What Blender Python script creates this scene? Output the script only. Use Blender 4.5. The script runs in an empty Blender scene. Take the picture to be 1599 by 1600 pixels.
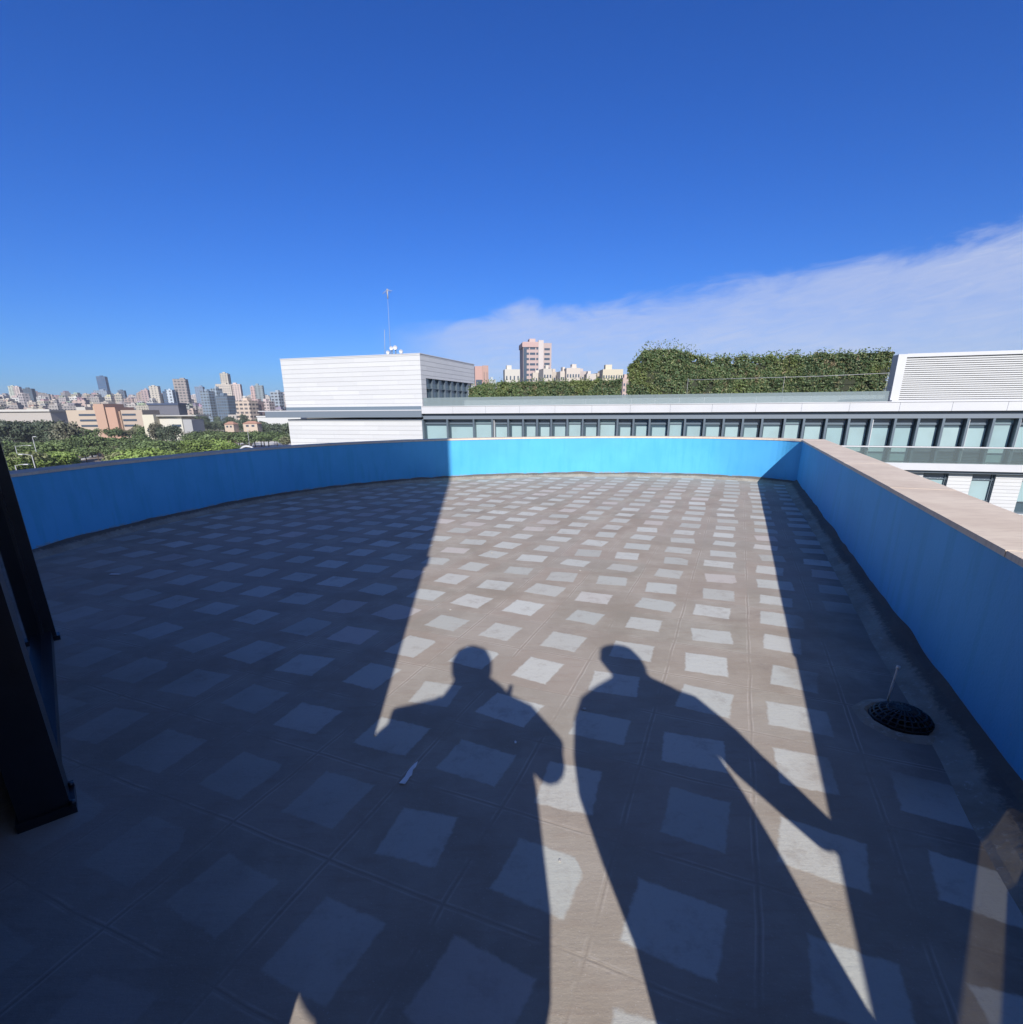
import bpy, bmesh, math, random
from mathutils import Vector, Matrix, noise
R = math.radians
random.seed(7)
S = bpy.context.scene
COL = S.collection

# ------------------------------------------------------------------ camera
TH, ROLL, CAM_H = R(17.575), R(-0.437), 1.40
cam = bpy.data.objects.new('camera', bpy.data.cameras.new('camera')); COL.objects.link(cam); S.camera = cam
cam.data.sensor_fit = 'HORIZONTAL'; cam.data.sensor_width = 36
cam.data.lens = 823.2/1599*36; cam.data.shift_y = 100/1599; cam.data.clip_start = 0.02; cam.data.clip_end = 20000
F = Vector((0, math.cos(TH), -math.sin(TH))); U = Vector((0, math.sin(TH), math.cos(TH))); X0 = Vector((1,0,0))
c_, s_ = math.cos(ROLL), math.sin(ROLL)
RX = c_*X0 + s_*U; UX = -s_*X0 + c_*U
cam.matrix_world = Matrix(((RX.x,UX.x,-F.x,0),(RX.y,UX.y,-F.y,0),(RX.z,UX.z,-F.z,CAM_H),(0,0,0,1)))

# ------------------------------------------------------------------ light
SUN_EL, SUN_AZ = R(29.9), R(180-4.0)      # azimuth clockwise from +Y, behind the camera
SKY_STRENGTH, SUN_STRENGTH, EXPOSURE = 0.085, 4.35, 0.5
sun = bpy.data.objects.new('sun', bpy.data.lights.new('sun', 'SUN')); COL.objects.link(sun)
sun.data.energy = SUN_STRENGTH; sun.data.angle = R(0.55); sun.data.color = (1.0, 0.965, 0.93)
sd = Vector((math.sin(SUN_AZ)*math.cos(SUN_EL), math.cos(SUN_AZ)*math.cos(SUN_EL), math.sin(SUN_EL)))
sun.rotation_euler = sd.to_track_quat('Z', 'Y').to_euler(); sun.location = sd*50
S.view_settings.view_transform = 'Standard'; S.view_settings.look = 'None'
S.view_settings.exposure = EXPOSURE; S.view_settings.gamma = 1
S.cycles.max_bounces = 6; S.cycles.caustics_reflective = False; S.cycles.caustics_refractive = False

class NT:
    """small helper to write node expressions"""
    def __init__(s, tree): s.t = tree; s.n = tree.nodes; s.l = tree.links
    def _in(s, sock, v):
        if v is None: return
        if isinstance(v, bpy.types.NodeSocket): s.l.new(v, sock)
        elif isinstance(v, (tuple, list)) and len(v) == 3 and sock.type == 'RGBA': sock.default_value = (*v, 1)
        else: sock.default_value = v
    def m(s, op, a, b=None, c=None, clamp=False):
        n = s.n.new('ShaderNodeMath'); n.operation = op; n.use_clamp = clamp
        for i, v in enumerate((a, b, c)): s._in(n.inputs[i], v)
        return n.outputs[0]
    def v(s, op, a, b=None):
        n = s.n.new('ShaderNodeVectorMath'); n.operation = op
        s._in(n.inputs[0], a)
        if b is not None: s._in(n.inputs[3] if op == 'SCALE' else n.inputs[1], b)
        return n.outputs[1] if op in ('DOT_PRODUCT', 'LENGTH') else n.outputs[0]
    def noise(s, vec, scale, detail=3, rough=0.55, dist=0.0):
        n = s.n.new('ShaderNodeTexNoise'); s._in(n.inputs['Vector'], vec)
        n.inputs['Scale'].default_value = scale; n.inputs['Detail'].default_value = detail
        n.inputs['Roughness'].default_value = rough; n.inputs['Distortion'].default_value = dist
        return n.outputs[0], n.outputs[1]
    def ss(s, x, a, b):
        n = s.n.new('ShaderNodeMapRange'); n.interpolation_type = 'SMOOTHSTEP'; s._in(n.inputs[0], x)
        s._in(n.inputs[1], a); s._in(n.inputs[2], b); return n.outputs[0]
    def mr(s, x, a, b, c, d):
        n = s.n.new('ShaderNodeMapRange'); s._in(n.inputs[0], x)
        for i, q in enumerate((a, b, c, d)): s._in(n.inputs[i+1], q)
        return n.outputs[0]
    def mix(s, f, a, b, blend='MIX'):
        n = s.n.new('ShaderNodeMix'); n.data_type = 'RGBA'; n.blend_type = blend
        s._in(n.inputs[0], f); s._in(n.inputs[6], a); s._in(n.inputs[7], b); return n.outputs[2]
    def sep(s, v):
        n = s.n.new('ShaderNodeSeparateXYZ'); s.l.new(v, n.inputs[0]); return n.outputs
    def comb(s, x, y, z=0.0):
        n = s.n.new('ShaderNodeCombineXYZ')
        for i, q in enumerate((x, y, z)): s._in(n.inputs[i], q)
        return n.outputs[0]
    def pos(s): return s.n.new('ShaderNodeNewGeometry').outputs['Position']
    def objc(s): return s.n.new('ShaderNodeTexCoord').outputs['Object']
    def rnd(s): return s.n.new('ShaderNodeObjectInfo').outputs['Random']

# world: clear late-morning sky with a thin bank of cloud low on the right
W = bpy.data.worlds.new("World"); S.world = W; W.use_nodes = True
w = NT(W.node_tree); bg = w.n['Background']
sky = w.n.new('ShaderNodeTexSky'); sky.sky_type = 'NISHITA'; sky.sun_disc = False
sky.sun_elevation = SUN_EL; sky.sun_rotation = SUN_AZ
sky.altitude = 50; sky.air_density = 1.0; sky.dust_density = 0.55; sky.ozone_density = 3.0
hs = w.n.new('ShaderNodeHueSaturation'); hs.inputs['Saturation'].default_value = 1.22; w.l.new(sky.outputs[0], hs.inputs['Color'])
skyc = w.v('MULTIPLY', hs.outputs[0], (.255,.525,1.06))
gen = w.n.new('ShaderNodeTexCoord').outputs['Generated']
sx, sy, sz = w.sep(gen)
az = w.m('ARCTAN2', sx, sy); el = w.m('ARCSINE', sz)
azd = w.m('MULTIPLY', az, 57.2958); eld = w.m('MULTIPLY', el, 57.2958)
edge = w.m('ADD', w.mr(azd, -12, 42, 8.2, 12.9), w.m('MULTIPLY', w.m('SUBTRACT', w.ss(azd, -3, 1.5), w.ss(azd, 1.5, 6)), 1.0))
left = w.ss(azd, -14, -4)
nv = w.comb(w.m('MULTIPLY', azd, 0.16), w.m('MULTIPLY', w.m('ADD', eld, w.m('MULTIPLY', azd, -0.1)), 0.5), 0.0)
n1, _ = w.noise(nv, 1.0, 8, 0.62, 0.5)
n3, _ = w.noise(w.comb(w.m('MULTIPLY', azd, .35), w.m('MULTIPLY', w.m('ADD', eld, w.m('MULTIPLY', azd, -0.12)), 1.6), 3.0), 1.0, 7, 0.6, 1.0)
n2, _ = w.noise(nv, 0.35, 3, 0.5, 0.4)
top = w.m('ADD', edge, w.m('MULTIPLY', w.m('SUBTRACT', n1, 0.5), 4.2))
cm = w.ss(w.m('SUBTRACT', top, eld), -0.15, 1.7)
cm = w.m('MULTIPLY', cm, left)
cm = w.m('MULTIPLY', cm, w.m('MULTIPLY', w.mr(n2, 0.3, 0.7, 0.66, 1.0), w.mr(n3, .3, .7, .78, 1.08)))
cm = w.m('MULTIPLY', cm, w.ss(eld, -6, 4))
cm = w.m('MULTIPLY', cm, w.mr(azd, -10, 40, 0.66, 0.82))
col = w.mix(cm, skyc, (5.0, 5.5, 7.0))
# unseen glow added round the sun behind the camera, neutral fill for the shade
dt = w.v('DOT_PRODUCT', gen, tuple(sd)); fill_glow = w.ss(dt, 0.12, 0.97)
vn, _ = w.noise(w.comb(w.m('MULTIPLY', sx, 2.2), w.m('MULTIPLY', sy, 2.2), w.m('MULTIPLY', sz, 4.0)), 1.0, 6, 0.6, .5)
fill_glow = w.m('MULTIPLY', w.m('MULTIPLY', fill_glow, w.mr(vn, .3, .7, .75, 1.0)), .20)
col = w.mix(fill_glow, col, (8.4, 8.9, 6.6))
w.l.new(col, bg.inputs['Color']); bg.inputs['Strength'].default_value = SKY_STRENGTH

# ------------------------------------------------------------------ materials
def mat(name, col=(.5,.5,.5), rough=.7, build=None, metallic=0, spec=.5):
    m = bpy.data.materials.new(name); m.use_nodes = True
    n = NT(m.node_tree); b = n.n['Principled BSDF']
    b.inputs['Base Color'].default_value = (*col, 1); b.inputs['Roughness'].default_value = rough
    b.inputs['Metallic'].default_value = metallic; b.inputs['Specular IOR Level'].default_value = spec
    if build: build(n, b)
    return m
def bump(n, b, h, strength=.3, dist=.01):
    q = n.n.new('ShaderNodeBump'); q.inputs['Strength'].default_value = strength; q.inputs['Distance'].default_value = dist
    n.l.new(h, q.inputs['Height']); n.l.new(q.outputs[0], b.inputs['Normal'])
def setc(n, b, c): n.l.new(c, b.inputs['Base Color'])
def noisy(c, var=.12, scale=3.0, bs=.2, bd=.01, bscale=40):
    def f(n, b):
        P = n.pos(); a, _ = n.noise(P, scale, 5, .6); h, _ = n.noise(P, bscale, 4, .6)
        k = n.mr(a, .25, .75, 1-var, 1+var)
        setc(n, b, n.v('SCALE', n.comb(*c), k)); bump(n, b, h, bs, bd)
    return f

LO = (-0.2898, 3.7874); LA = R(-22.675); LS = 0.42894
def floor_build(n, b):
    P = n.pos(); x, y, z = n.sep(P)
    _, wv = n.noise(P, 3.2, 2, .5); wx, wy, wz = n.sep(wv)
    _, wf = n.noise(P, 26, 3, .6); fx, fy, fz = n.sep(wf)
    dx = n.m('SUBTRACT', n.m('ADD', x, n.m('MULTIPLY', n.m('SUBTRACT', wx, .5), .022)), LO[0])
    dy = n.m('SUBTRACT', n.m('ADD', y, n.m('MULTIPLY', n.m('SUBTRACT', wy, .5), .022)), LO[1])
    ca, sa = math.cos(LA), math.sin(LA)
    u = n.m('DIVIDE', n.m('ADD', n.m('MULTIPLY', dx, ca), n.m('MULTIPLY', dy, sa)), LS)
    v = n.m('DIVIDE', n.m('ADD', n.m('MULTIPLY', dx, sa), n.m('MULTIPLY', dy, -ca)), LS)
    iu, iv = n.m('ROUND', u), n.m('ROUND', v)
    pu, pv = n.m('SUBTRACT', u, iu), n.m('SUBTRACT', v, iv)
    wn = n.n.new('ShaderNodeTexWhiteNoise'); wn.noise_dimensions = '2D'; n.l.new(n.comb(iu, iv), wn.inputs['Vector'])
    r0 = wn.outputs[0]; r1, r2, r3 = n.sep(wn.outputs[1])
    wn2 = n.n.new('ShaderNodeTexWhiteNoise'); wn2.noise_dimensions = '3D'; n.l.new(n.comb(iu, iv, 7.3), wn2.inputs['Vector'])
    q1, q2, q3 = n.sep(wn2.outputs[1])
    # one roughly square pale patch per tile, each a little shifted, turned and sized
    cu = n.m('ADD', pu, n.m('MULTIPLY', n.m('SUBTRACT', r1, .5), .12))
    cv = n.m('ADD', pv, n.m('MULTIPLY', n.m('SUBTRACT', r2, .5), .12))
    rot = n.m('MULTIPLY', n.m('SUBTRACT', r3, .5), .26)
    au = n.m('ADD', cu, n.m('MULTIPLY', cv, rot)); av = n.m('SUBTRACT', cv, n.m('MULTIPLY', cu, rot))
    au = n.m('ADD', au, n.m('MULTIPLY', n.m('SUBTRACT', fx, .5), .055)); av = n.m('ADD', av, n.m('MULTIPLY', n.m('SUBTRACT', fy, .5), .055))
    hu = n.mr(q1, 0, 1, .235, .31); hv = n.mr(q2, 0, 1, .23, .30)
    d = n.m('MAXIMUM', n.m('SUBTRACT', n.m('ABSOLUTE', au), hu), n.m('SUBTRACT', n.m('ABSOLUTE', av), hv))
    # some patches are cut or worn at a corner
    dc = n.m('SUBTRACT', n.m('ADD', au, n.m('MULTIPLY', av, n.mr(q3, 0, 1, -1, 1))), n.mr(r0, 0, 1, .36, .6))
    d = n.m('MAXIMUM', d, dc)
    pm = n.m('SUBTRACT', 1.0, n.ss(d, -.012, .02))
    big, _ = n.noise(P, .55, 3, .6); mid, _ = n.noise(P, 2.1, 6, .65); fine, _ = n.noise(P, 60, 4, .7)
    stre, _ = n.noise(n.comb(n.m('MULTIPLY', x, 3.0), n.m('MULTIPLY', y, 14.0)), 1.6, 5, .7)
    spk, _ = n.noise(P, 150, 2, .5)
    base = n.mix(n.ss(mid, .32, .68), (.305, .265, .21), (.41, .37, .305))
    base = n.mix(n.m('MULTIPLY', n.ss(big, .40, .62), .5), base, (.37, .33, .285))
    base = n.mix(n.m('MULTIPLY', n.ss(stre, .5, .7), .35), base, (.29, .225, .175))
    base = n.mix(n.mr(q2, 0, 1, 0, .22), base, (.42, .30, .235))
    base = n.mix(n.m('MULTIPLY', n.ss(spk, .62, .74), .4), base, (.52, .48, .43))
    patch = n.mix(r0, (.46, .465, .42), (.575, .575, .525))
    spot, _ = n.noise(P, 7, 6, .75)
    patch = n.mix(n.m('MULTIPLY', n.ss(spot, .50, .68), .55), patch, (.36, .33, .29))
    patch = n.mix(n.m('MULTIPLY', n.ss(fine, .5, .72), .3), patch, (.40, .38, .34))
    patch = n.mix(n.m('MULTIPLY', n.ss(q3, .82, .9), .4), patch, (.55, .43, .38))
    fade = n.m('MULTIPLY', n.mr(n.m('FRACT', n.m('MULTIPLY', q1, 6.1)), 0, 1, .78, 1.0), n.ss(n.m('ADD', mid, n.m('MULTIPLY', big, .3)), .30, .52))
    # dusty strip next to the door front where the patches are nearly lost under dirt
    dl = n.m('ADD', n.m('MULTIPLY', x, .76), n.m('MULTIPLY', y, .65))
    fade = n.m('MULTIPLY', fade, n.mr(n.ss(n.m('ADD', dl, n.m('MULTIPLY', n.m('SUBTRACT', mid, .5), .8)), -.3, 1.1), 0, 1, .25, 1))
    # worn screed between the drain and the wall, where the patches are lost
    pd = n.m('ADD', n.m('MULTIPLY', n.m('SUBTRACT', 5.36, x), .922), n.m('MULTIPLY', n.m('SUBTRACT', y, 9.94), .387))
    near = n.m('SUBTRACT', 1.0, n.ss(n.m('ADD', pd, n.m('MULTIPLY', n.m('SUBTRACT', mid, .5), .5)), .45, .75))
    win = n.m('MULTIPLY', n.ss(y, 1.5, 1.85), n.m('SUBTRACT', 1.0, n.ss(y, 3.2, 4.2)))
    fade = n.m('MULTIPLY', fade, n.m('SUBTRACT', 1.0, n.m('MULTIPLY', n.m('MULTIPLY', near, win), .92)))
    grime = n.m('SUBTRACT', 1.0, n.ss(n.m('ADD', pd, n.m('MULTIPLY', n.m('SUBTRACT', spot, .5), .5)), .18, .42))
    base = n.mix(n.m('MULTIPLY', grime, .55), base, (.20,.17,.145))
    rr = n.v('LENGTH', n.v('SUBTRACT', P, (1.815,2.14,0))); ring = n.m('SUBTRACT', 1.0, n.ss(n.m('ADD', rr, n.m('MULTIPLY', n.m('SUBTRACT', spot, .5), .3)), .18, .5))
    base = n.mix(n.m('MULTIPLY', ring, .5), base, (.17,.14,.12))
    st, _ = n.noise(P, .9, 7, .72, ); base = n.mix(n.m('MULTIPLY', n.ss(st, .56, .66), .38), base, (.25,.21,.175))
    c = n.mix(n.m('MULTIPLY', pm, fade), base, patch)
    c = n.mix(n.m('MULTIPLY', n.ss(st, .60, .70), .22), c, (.24,.20,.17))
    gu = n.m('SUBTRACT', .5, n.m('ABSOLUTE', pu)); gv = n.m('SUBTRACT', .5, n.m('ABSOLUTE', pv))
    g = n.m('MINIMUM', gu, gv)
    gl = n.m('MULTIPLY', n.m('SUBTRACT', 1.0, n.ss(g, .002, .011)), n.ss(mid, .38, .58))
    g2 = n.m('MULTIPLY', n.ss(g, .012, .02), n.m('SUBTRACT', 1.0, n.ss(g, .022, .034)))
    c = n.mix(n.m('MULTIPLY', gl, .30), c, (.20,.16,.13))
    c = n.mix(n.m('MULTIPLY', g2, n.m('MULTIPLY', n.ss(mid, .42, .58), .5)), c, (.55, .49, .42))
    setc(n, b, c)
    h = n.m('ADD', n.m('MULTIPLY', fine, .5), n.m('ADD', n.m('MULTIPLY', gl, -.28), n.m('ADD', n.m('MULTIPLY', pm, .15), n.m('MULTIPLY', stre, .8))))
    bump(n, b, h, .35, .006)
M = {}
M['floor'] = mat('tiled_screed', rough=.82, build=floor_build, spec=.25)
def blue_build(n, b):
    P = n.pos(); x, y, z = n.sep(P)
    a, _ = n.noise(P, 1.3, 5, .6); f, _ = n.noise(P, 55, 5, .65); d, _ = n.noise(P, 9, 5, .7)
    rl, _ = n.noise(n.comb(n.m('MULTIPLY', x, 1.0), n.m('MULTIPLY', y, 1.0), n.m('MULTIPLY', z, .12)), 9, 3, .6)
    c = n.mix(n.ss(a, .3, .7), (.072, .385, .70), (.09, .43, .77))
    c = n.mix(n.m('MULTIPLY', n.ss(rl, .48, .66), .5), c, (.06,.36,.62))
    c = n.mix(n.m('MULTIPLY', n.ss(d, .66, .74), .5), c, (.10, .40, .72))
    sc, _ = n.noise(P, 22, 4, .8); c = n.mix(n.m('MULTIPLY', n.m('MULTIPLY', n.ss(sc, .62, .70), n.m('SUBTRACT', 1.0, n.ss(z, .1, .45))), .6), c, (.16,.30,.42))
    pt, _ = n.noise(P, .45, 3, .5); c = n.mix(n.m('MULTIPLY', n.ss(pt, .5, .6), .3), c, (.07,.33,.70))
    low = n.m('SUBTRACT', 1.0, n.ss(n.m('ADD', z, n.m('MULTIPLY', n.m('SUBTRACT', d, .5), .12)), .06, .11))
    c = n.mix(n.m('MULTIPLY', low, n.ss(d, .45, .55)), c, (.30, .28, .25))
    setc(n, b, c); bump(n, b, n.m('ADD', f, n.m('MULTIPLY', d, .6)), .30, .006)
M['blue'] = mat('blue_wall_paint', rough=.62, build=blue_build, spec=.35)
def stone_build(n, b):
    P = n.pos(); x, y, z = n.sep(P)
    a, _ = n.noise(P, 2.2, 5, .6); f, _ = n.noise(n.comb(n.m('MULTIPLY', x, 4), n.m('MULTIPLY', y, 22), z), 2, 5, .6)
    c = n.mix(n.ss(a, .3, .7), (.64, .52, .40), (.75, .63, .49))
    c = n.mix(n.m('MULTIPLY', n.ss(f, .45, .65), .35), c, (.52, .40, .31))
    w1 = n.v('ADD', n.comb(n.m('MULTIPLY', n.rnd(), 1.0), 0, 0), (0,0,0))
    setc(n, b, c); bump(n, b, f, .15, .004)
M['stone'] = mat('pinkish_coping_stone', rough=.7, build=stone_build, spec=.3)
M['grout'] = mat('pale_grout', (.6,.55,.48), .9)
def cem_build(n, b):
    P = n.pos(); a, _ = n.noise(P, 3, 6, .7); f, _ = n.noise(P, 35, 5, .7)
    c = n.mix(n.ss(a, .35, .65), (.29, .245, .19), (.40, .355, .285)); c = n.mix(n.m('MULTIPLY', n.ss(f, .55, .7), .6), c, (.55, .52, .46))
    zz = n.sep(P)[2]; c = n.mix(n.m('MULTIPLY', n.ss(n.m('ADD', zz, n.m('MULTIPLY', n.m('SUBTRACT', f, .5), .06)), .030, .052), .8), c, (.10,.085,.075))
    setc(n, b, c); bump(n, b, f, .35, .01)
M['cement'] = mat('rough_cement', rough=.95, build=cem_build, spec=.2)
M['darkmetal'] = mat('dark_bronze_metal', (.02,.02,.024), .32, build=noisy((.02,.02,.024), .35, 8, .08), spec=.6)
M['black'] = mat('black_plastic', (.012,.012,.014), .45)
M['whiterod'] = mat('white_plastic', (.7,.7,.68), .5)
M['paper'] = mat('white_paper', (.85,.85,.84), .9)
M['crumb'] = mat('plaster_crumb', (.5,.47,.43), .95)
M['plaster_dark'] = mat('grey_render', build=noisy((.16,.155,.15), .15, 1.5), rough=.9)
def glass_dark(n, b):
    out = n.n['Material Output']; tr = n.n.new('ShaderNodeBsdfTransparent'); tr.inputs[0].default_value = (.06,.07,.085,1)
    gl = n.n.new('ShaderNodeBsdfGlossy'); gl.inputs['Roughness'].default_value = .03; gl.inputs[0].default_value = (.8,.85,.9,1)
    fr = n.n.new('ShaderNodeFresnel'); fr.inputs[0].default_value = 1.6
    mx = n.n.new('ShaderNodeMixShader'); n.l.new(fr.outputs[0], mx.inputs[0]); n.l.new(tr.outputs[0], mx.inputs[1]); n.l.new(gl.outputs[0], mx.inputs[2])
    n.l.new(mx.outputs[0], out.inputs[0])
def slit_build(n, b):
    tr = n.n.new('ShaderNodeBsdfTransparent'); tr.inputs[0].default_value = (.38,.365,.30,1); n.l.new(tr.outputs[0], n.n['Material Output'].inputs[0])
M['streaktint'] = mat('streak_dimming_tint', build=slit_build)  # dims the sunlight that the added slit throws on the floor
M['tinted'] = mat('dark_tinted_glass', build=glass_dark)

# white aluminium cladding, horizontal joints are dark lines in the colour of the joint gap
def clad(step, joint=.018, c1=(.57,.57,.565), c2=(.52,.52,.52), slope=False):
    def f(n, b):
        O = n.objc(); x, y, z = n.sep(O)
        fz = n.m('FRACT', n.m('DIVIDE', z, step)); iz = n.m('FLOOR', n.m('DIVIDE', z, step))
        xx = n.m('ADD', n.m('ADD', x, n.m('MULTIPLY', y, 1.0)), n.m('MULTIPLY', n.m('FRACT', n.m('MULTIPLY', iz, .437)), 5.0))
        ix = n.m('FLOOR', n.m('DIVIDE', xx, 4.2)); fx_ = n.m('FRACT', n.m('DIVIDE', xx, 4.2))
        wn = n.n.new('ShaderNodeTexWhiteNoise'); wn.noise_dimensions = '2D'; n.l.new(n.comb(ix, iz), wn.inputs['Vector'])
        a, _ = n.noise(O, .5, 4, .6)
        c = n.mix(wn.outputs[0], c1, c2); c = n.mix(n.m('MULTIPLY', n.ss(a, .45, .7), .2), c, (.49,.49,.48))
        j = n.m('MAXIMUM', n.m('SUBTRACT', 1.0, n.ss(n.m('MULTIPLY', fz, step), joint*.7, joint*1.6)), n.m('MULTIPLY', n.m('SUBTRACT', 1.0, n.ss(n.m('MULTIPLY', fx_, 4.2), .012, .022)), .5))
        setc(n, b, n.mix(n.m('MULTIPLY', j, .5), c, (.22,.22,.23)))
        bump(n, b, n.m('MULTIPLY', n.ss(fz, 0, .1), 1.0), .6, .02)
    return f
M['clad'] = mat('white_cladding', rough=.45, build=clad(.39, .030))
M['whitepanel'] = mat('white_fascia_panel', rough=.4, build=noisy((.52,.52,.53), .05, .6, .02))
M['slat'] = mat('pale_aluminium_slat', (.52,.52,.51), .4)
M['slatback'] = mat('grey_backing', (.34,.34,.35), .6)
M['soffit'] = mat('slate_grey_soffit', (.15,.18,.215), .5)
M['mullion'] = mat('slate_aluminium', (.13,.165,.195), .35, metallic=.3)
def blind_build(n, b):
    O = n.pos(); a, _ = n.noise(O, .7, 3, .5); r = n.rnd()
    c = n.mix(r, (.27,.385,.40), (.34,.45,.455)); c = n.mix(n.m('MULTIPLY', n.ss(a, .4, .7), .35), c, (.24,.31,.32)); setc(n, b, c)
M['blindglass'] = mat('aqua_tinted_glass_over_blind', rough=.12, build=blind_build, spec=.6)
M['clearglass'] = mat('dark_blue_office_glass', (.06,.095,.12), .06, spec=.9)
M['transom'] = mat('grey_spandrel_glass', (.14,.18,.22), .12, spec=.7)
def bal_build(n, b):
    out = n.n['Material Output']; tr = n.n.new('ShaderNodeBsdfTransparent'); tr.inputs[0].default_value = (.80,.86,.84,1)
    p = b; b.inputs['Base Color'].default_value = (.27,.32,.33,1); b.inputs['Roughness'].default_value = .2
    mx = n.n.new('ShaderNodeMixShader'); mx.inputs[0].default_value = .55
    n.l.new(tr.outputs[0], mx.inputs[1]); n.l.new(p.outputs[0], mx.inputs[2]); n.l.new(mx.outputs[0], out.inputs[0])
M['balglass'] = mat('greenish_balustrade_glass', build=bal_build)
def hedge_mix(c1, c2, c3, sc):
    def f(n, b):
        P = n.pos(); a, _ = n.noise(P, sc, 4, .6); d, _ = n.noise(P, 6, 2, .6); e, _ = n.noise(P, .35, 3, .6); g, _ = n.noise(P, 1.4, 4, .7)
        c = n.mix(n.ss(a, .35, .65), c1, c2); c = n.mix(n.m('MULTIPLY', n.ss(d, .5, .66), .8), c, c3)
        c = n.mix(n.m('MULTIPLY', n.ss(e, .5, .62), .5), c, (.16,.19,.05)); c = n.mix(n.m('MULTIPLY', n.ss(g, .60, .68), .75), c, (.26,.19,.12)); setc(n, b, c)
    return f
M['clearbal'] = mat('clear_balcony_glass', build=bal_build); M['clearbal'].node_tree.nodes['Mix Shader'].inputs[0].default_value = .22
def leaf(c1, c2, c3, sc=.6, tr=.15):
    def f(n, b):
        P = n.pos(); a, _ = n.noise(P, sc, 4, .6); d, _ = n.noise(P, sc*7, 2, .6); r = n.rnd()
        c = n.mix(n.ss(a, .35, .65), c1, c2); c = n.mix(n.m('MULTIPLY', n.ss(d, .5, .7), .8), c, c3)
        c = n.mix(n.m('MULTIPLY', n.ss(r, .82, .9), .55), c, (.17,.145,.10)); c = n.v('SCALE', c, n.mr(n.m('FRACT', n.m('MULTIPLY', r, 5.3)), 0, 1, .62, 1.25)); setc(n, b, c)
    return f
M['hedgeleaf'] = mat('hedge_leaves', rough=.55, build=hedge_mix((.065,.105,.05), (.10,.15,.06), (.24,.22,.10), .5), spec=.3)
M['leafbright'] = mat('bright_green_leaves', rough=.6, build=leaf((.13,.19,.045), (.18,.25,.06), (.26,.30,.10), .25), spec=.3)
M['leafmid'] = mat('olive_green_leaves', rough=.6, build=leaf((.085,.125,.045), (.12,.165,.06), (.17,.21,.09), .2), spec=.3)
M['leafdark'] = mat('dark_green_leaves', rough=.6, build=leaf((.06,.085,.05), (.085,.11,.065), (.15,.16,.11), .2), spec=.3)
M['bark'] = mat('bark', rough=.9, build=noisy((.12,.09,.065), .3, 4, .3))

# ------------------------------------------------------------------ mesh helpers
def tag(o, label=None, cat=None, group=None, kind=None):
    if label: o['label'] = label
    if cat: o['category'] = cat
    if group: o['group'] = group
    if kind: o['kind'] = kind
    return o
def empty(name, loc=(0,0,0), rz=0, **k):
    o = bpy.data.objects.new(name, None); COL.objects.link(o); o.location = loc; o.rotation_euler = (0,0,rz)
    o.empty_display_size = .2
    return tag(o, **k)
class MB:
    def __init__(s): s.v = []; s.f = []; s.mi = []; s.cur = 0; s.sm = []
    def add(s, vs, fs, smooth=False):
        o = len(s.v); s.v += [tuple(q) for q in vs]; s.f += [tuple(i+o for i in q) for q in fs]
        s.mi += [s.cur]*len(fs); s.sm += [smooth]*len(fs); return s
    def box(s, x0, x1, y0, y1, z0, z1, top=None):
        a = top or (0,0)
        vs = [(x0,y0,z0),(x1,y0,z0),(x1,y1,z0),(x0,y1,z0),(x0+a[0],y0+a[1],z1),(x1-a[0],y0+a[1],z1),(x1-a[0],y1-a[1],z1),(x0+a[0],y1-a[1],z1)]
        return s.add(vs, [(3,2,1,0),(4,5,6,7),(0,1,5,4),(1,2,6,5),(2,3,7,6),(3,0,4,7)])
    def tube(s, pts, rad, n=8, smooth=True, flat=1.0):
        pts = [Vector(p) for p in pts]; rad = rad if isinstance(rad, (list, tuple)) else [rad]*len(pts); vs = []; fs = []
        for i, p in enumerate(pts):
            d = (pts[min(i+1, len(pts)-1)] - pts[max(i-1, 0)]).normalized()
            a = d.cross(Vector((0,0,1)))
            if a.length < .05: a = Vector((1,0,0))
            a.normalize(); b = d.cross(a)
            for k in range(n):
                t = 2*math.pi*k/n; vs.append(p + a*math.cos(t)*rad[i] + b*math.sin(t)*rad[i]*flat)
        for i in range(len(pts)-1):
            for k in range(n): fs.append((i*n+k, i*n+(k+1)%n, (i+1)*n+(k+1)%n, (i+1)*n+k))
        fs.append(tuple(range(n))[::-1]); fs.append(tuple((len(pts)-1)*n+k for k in range(n)))
        return s.add(vs, fs, smooth)
    def loft(s, rings, n=20):
        """rings of (x, y, z, half width, half depth)"""
        vs = []; fs = []
        for (x,y,z,a,b) in rings:
            for k in range(n):
                t = 2*math.pi*k/n; vs.append((x+a*math.cos(t), y+b*math.sin(t), z))
        for i in range(len(rings)-1):
            for k in range(n): fs.append((i*n+k, i*n+(k+1)%n, (i+1)*n+(k+1)%n, (i+1)*n+k))
        fs.append(tuple(range(n))[::-1]); fs.append(tuple((len(rings)-1)*n+k for k in range(n)))
        return s.add(vs, fs, True)
    def build(s, name, m, parent=None, **k):
        me = bpy.data.meshes.new(name); me.from_pydata(s.v, [], s.f)
        for q in (m if isinstance(m, (list, tuple)) else [m]): me.materials.append(q)
        me.polygons.foreach_set('material_index', s.mi); me.polygons.foreach_set('use_smooth', s.sm); me.update()
        o = bpy.data.objects.new(name, me); COL.objects.link(o)
        if parent: o.parent = parent
        return tag(o, **k)
def copy_tree(o, parent=None):
    c = o.copy(); COL.objects.link(c)
    if parent: c.parent = parent
    for ch in o.children: copy_tree(ch, c)
    return c
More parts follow.
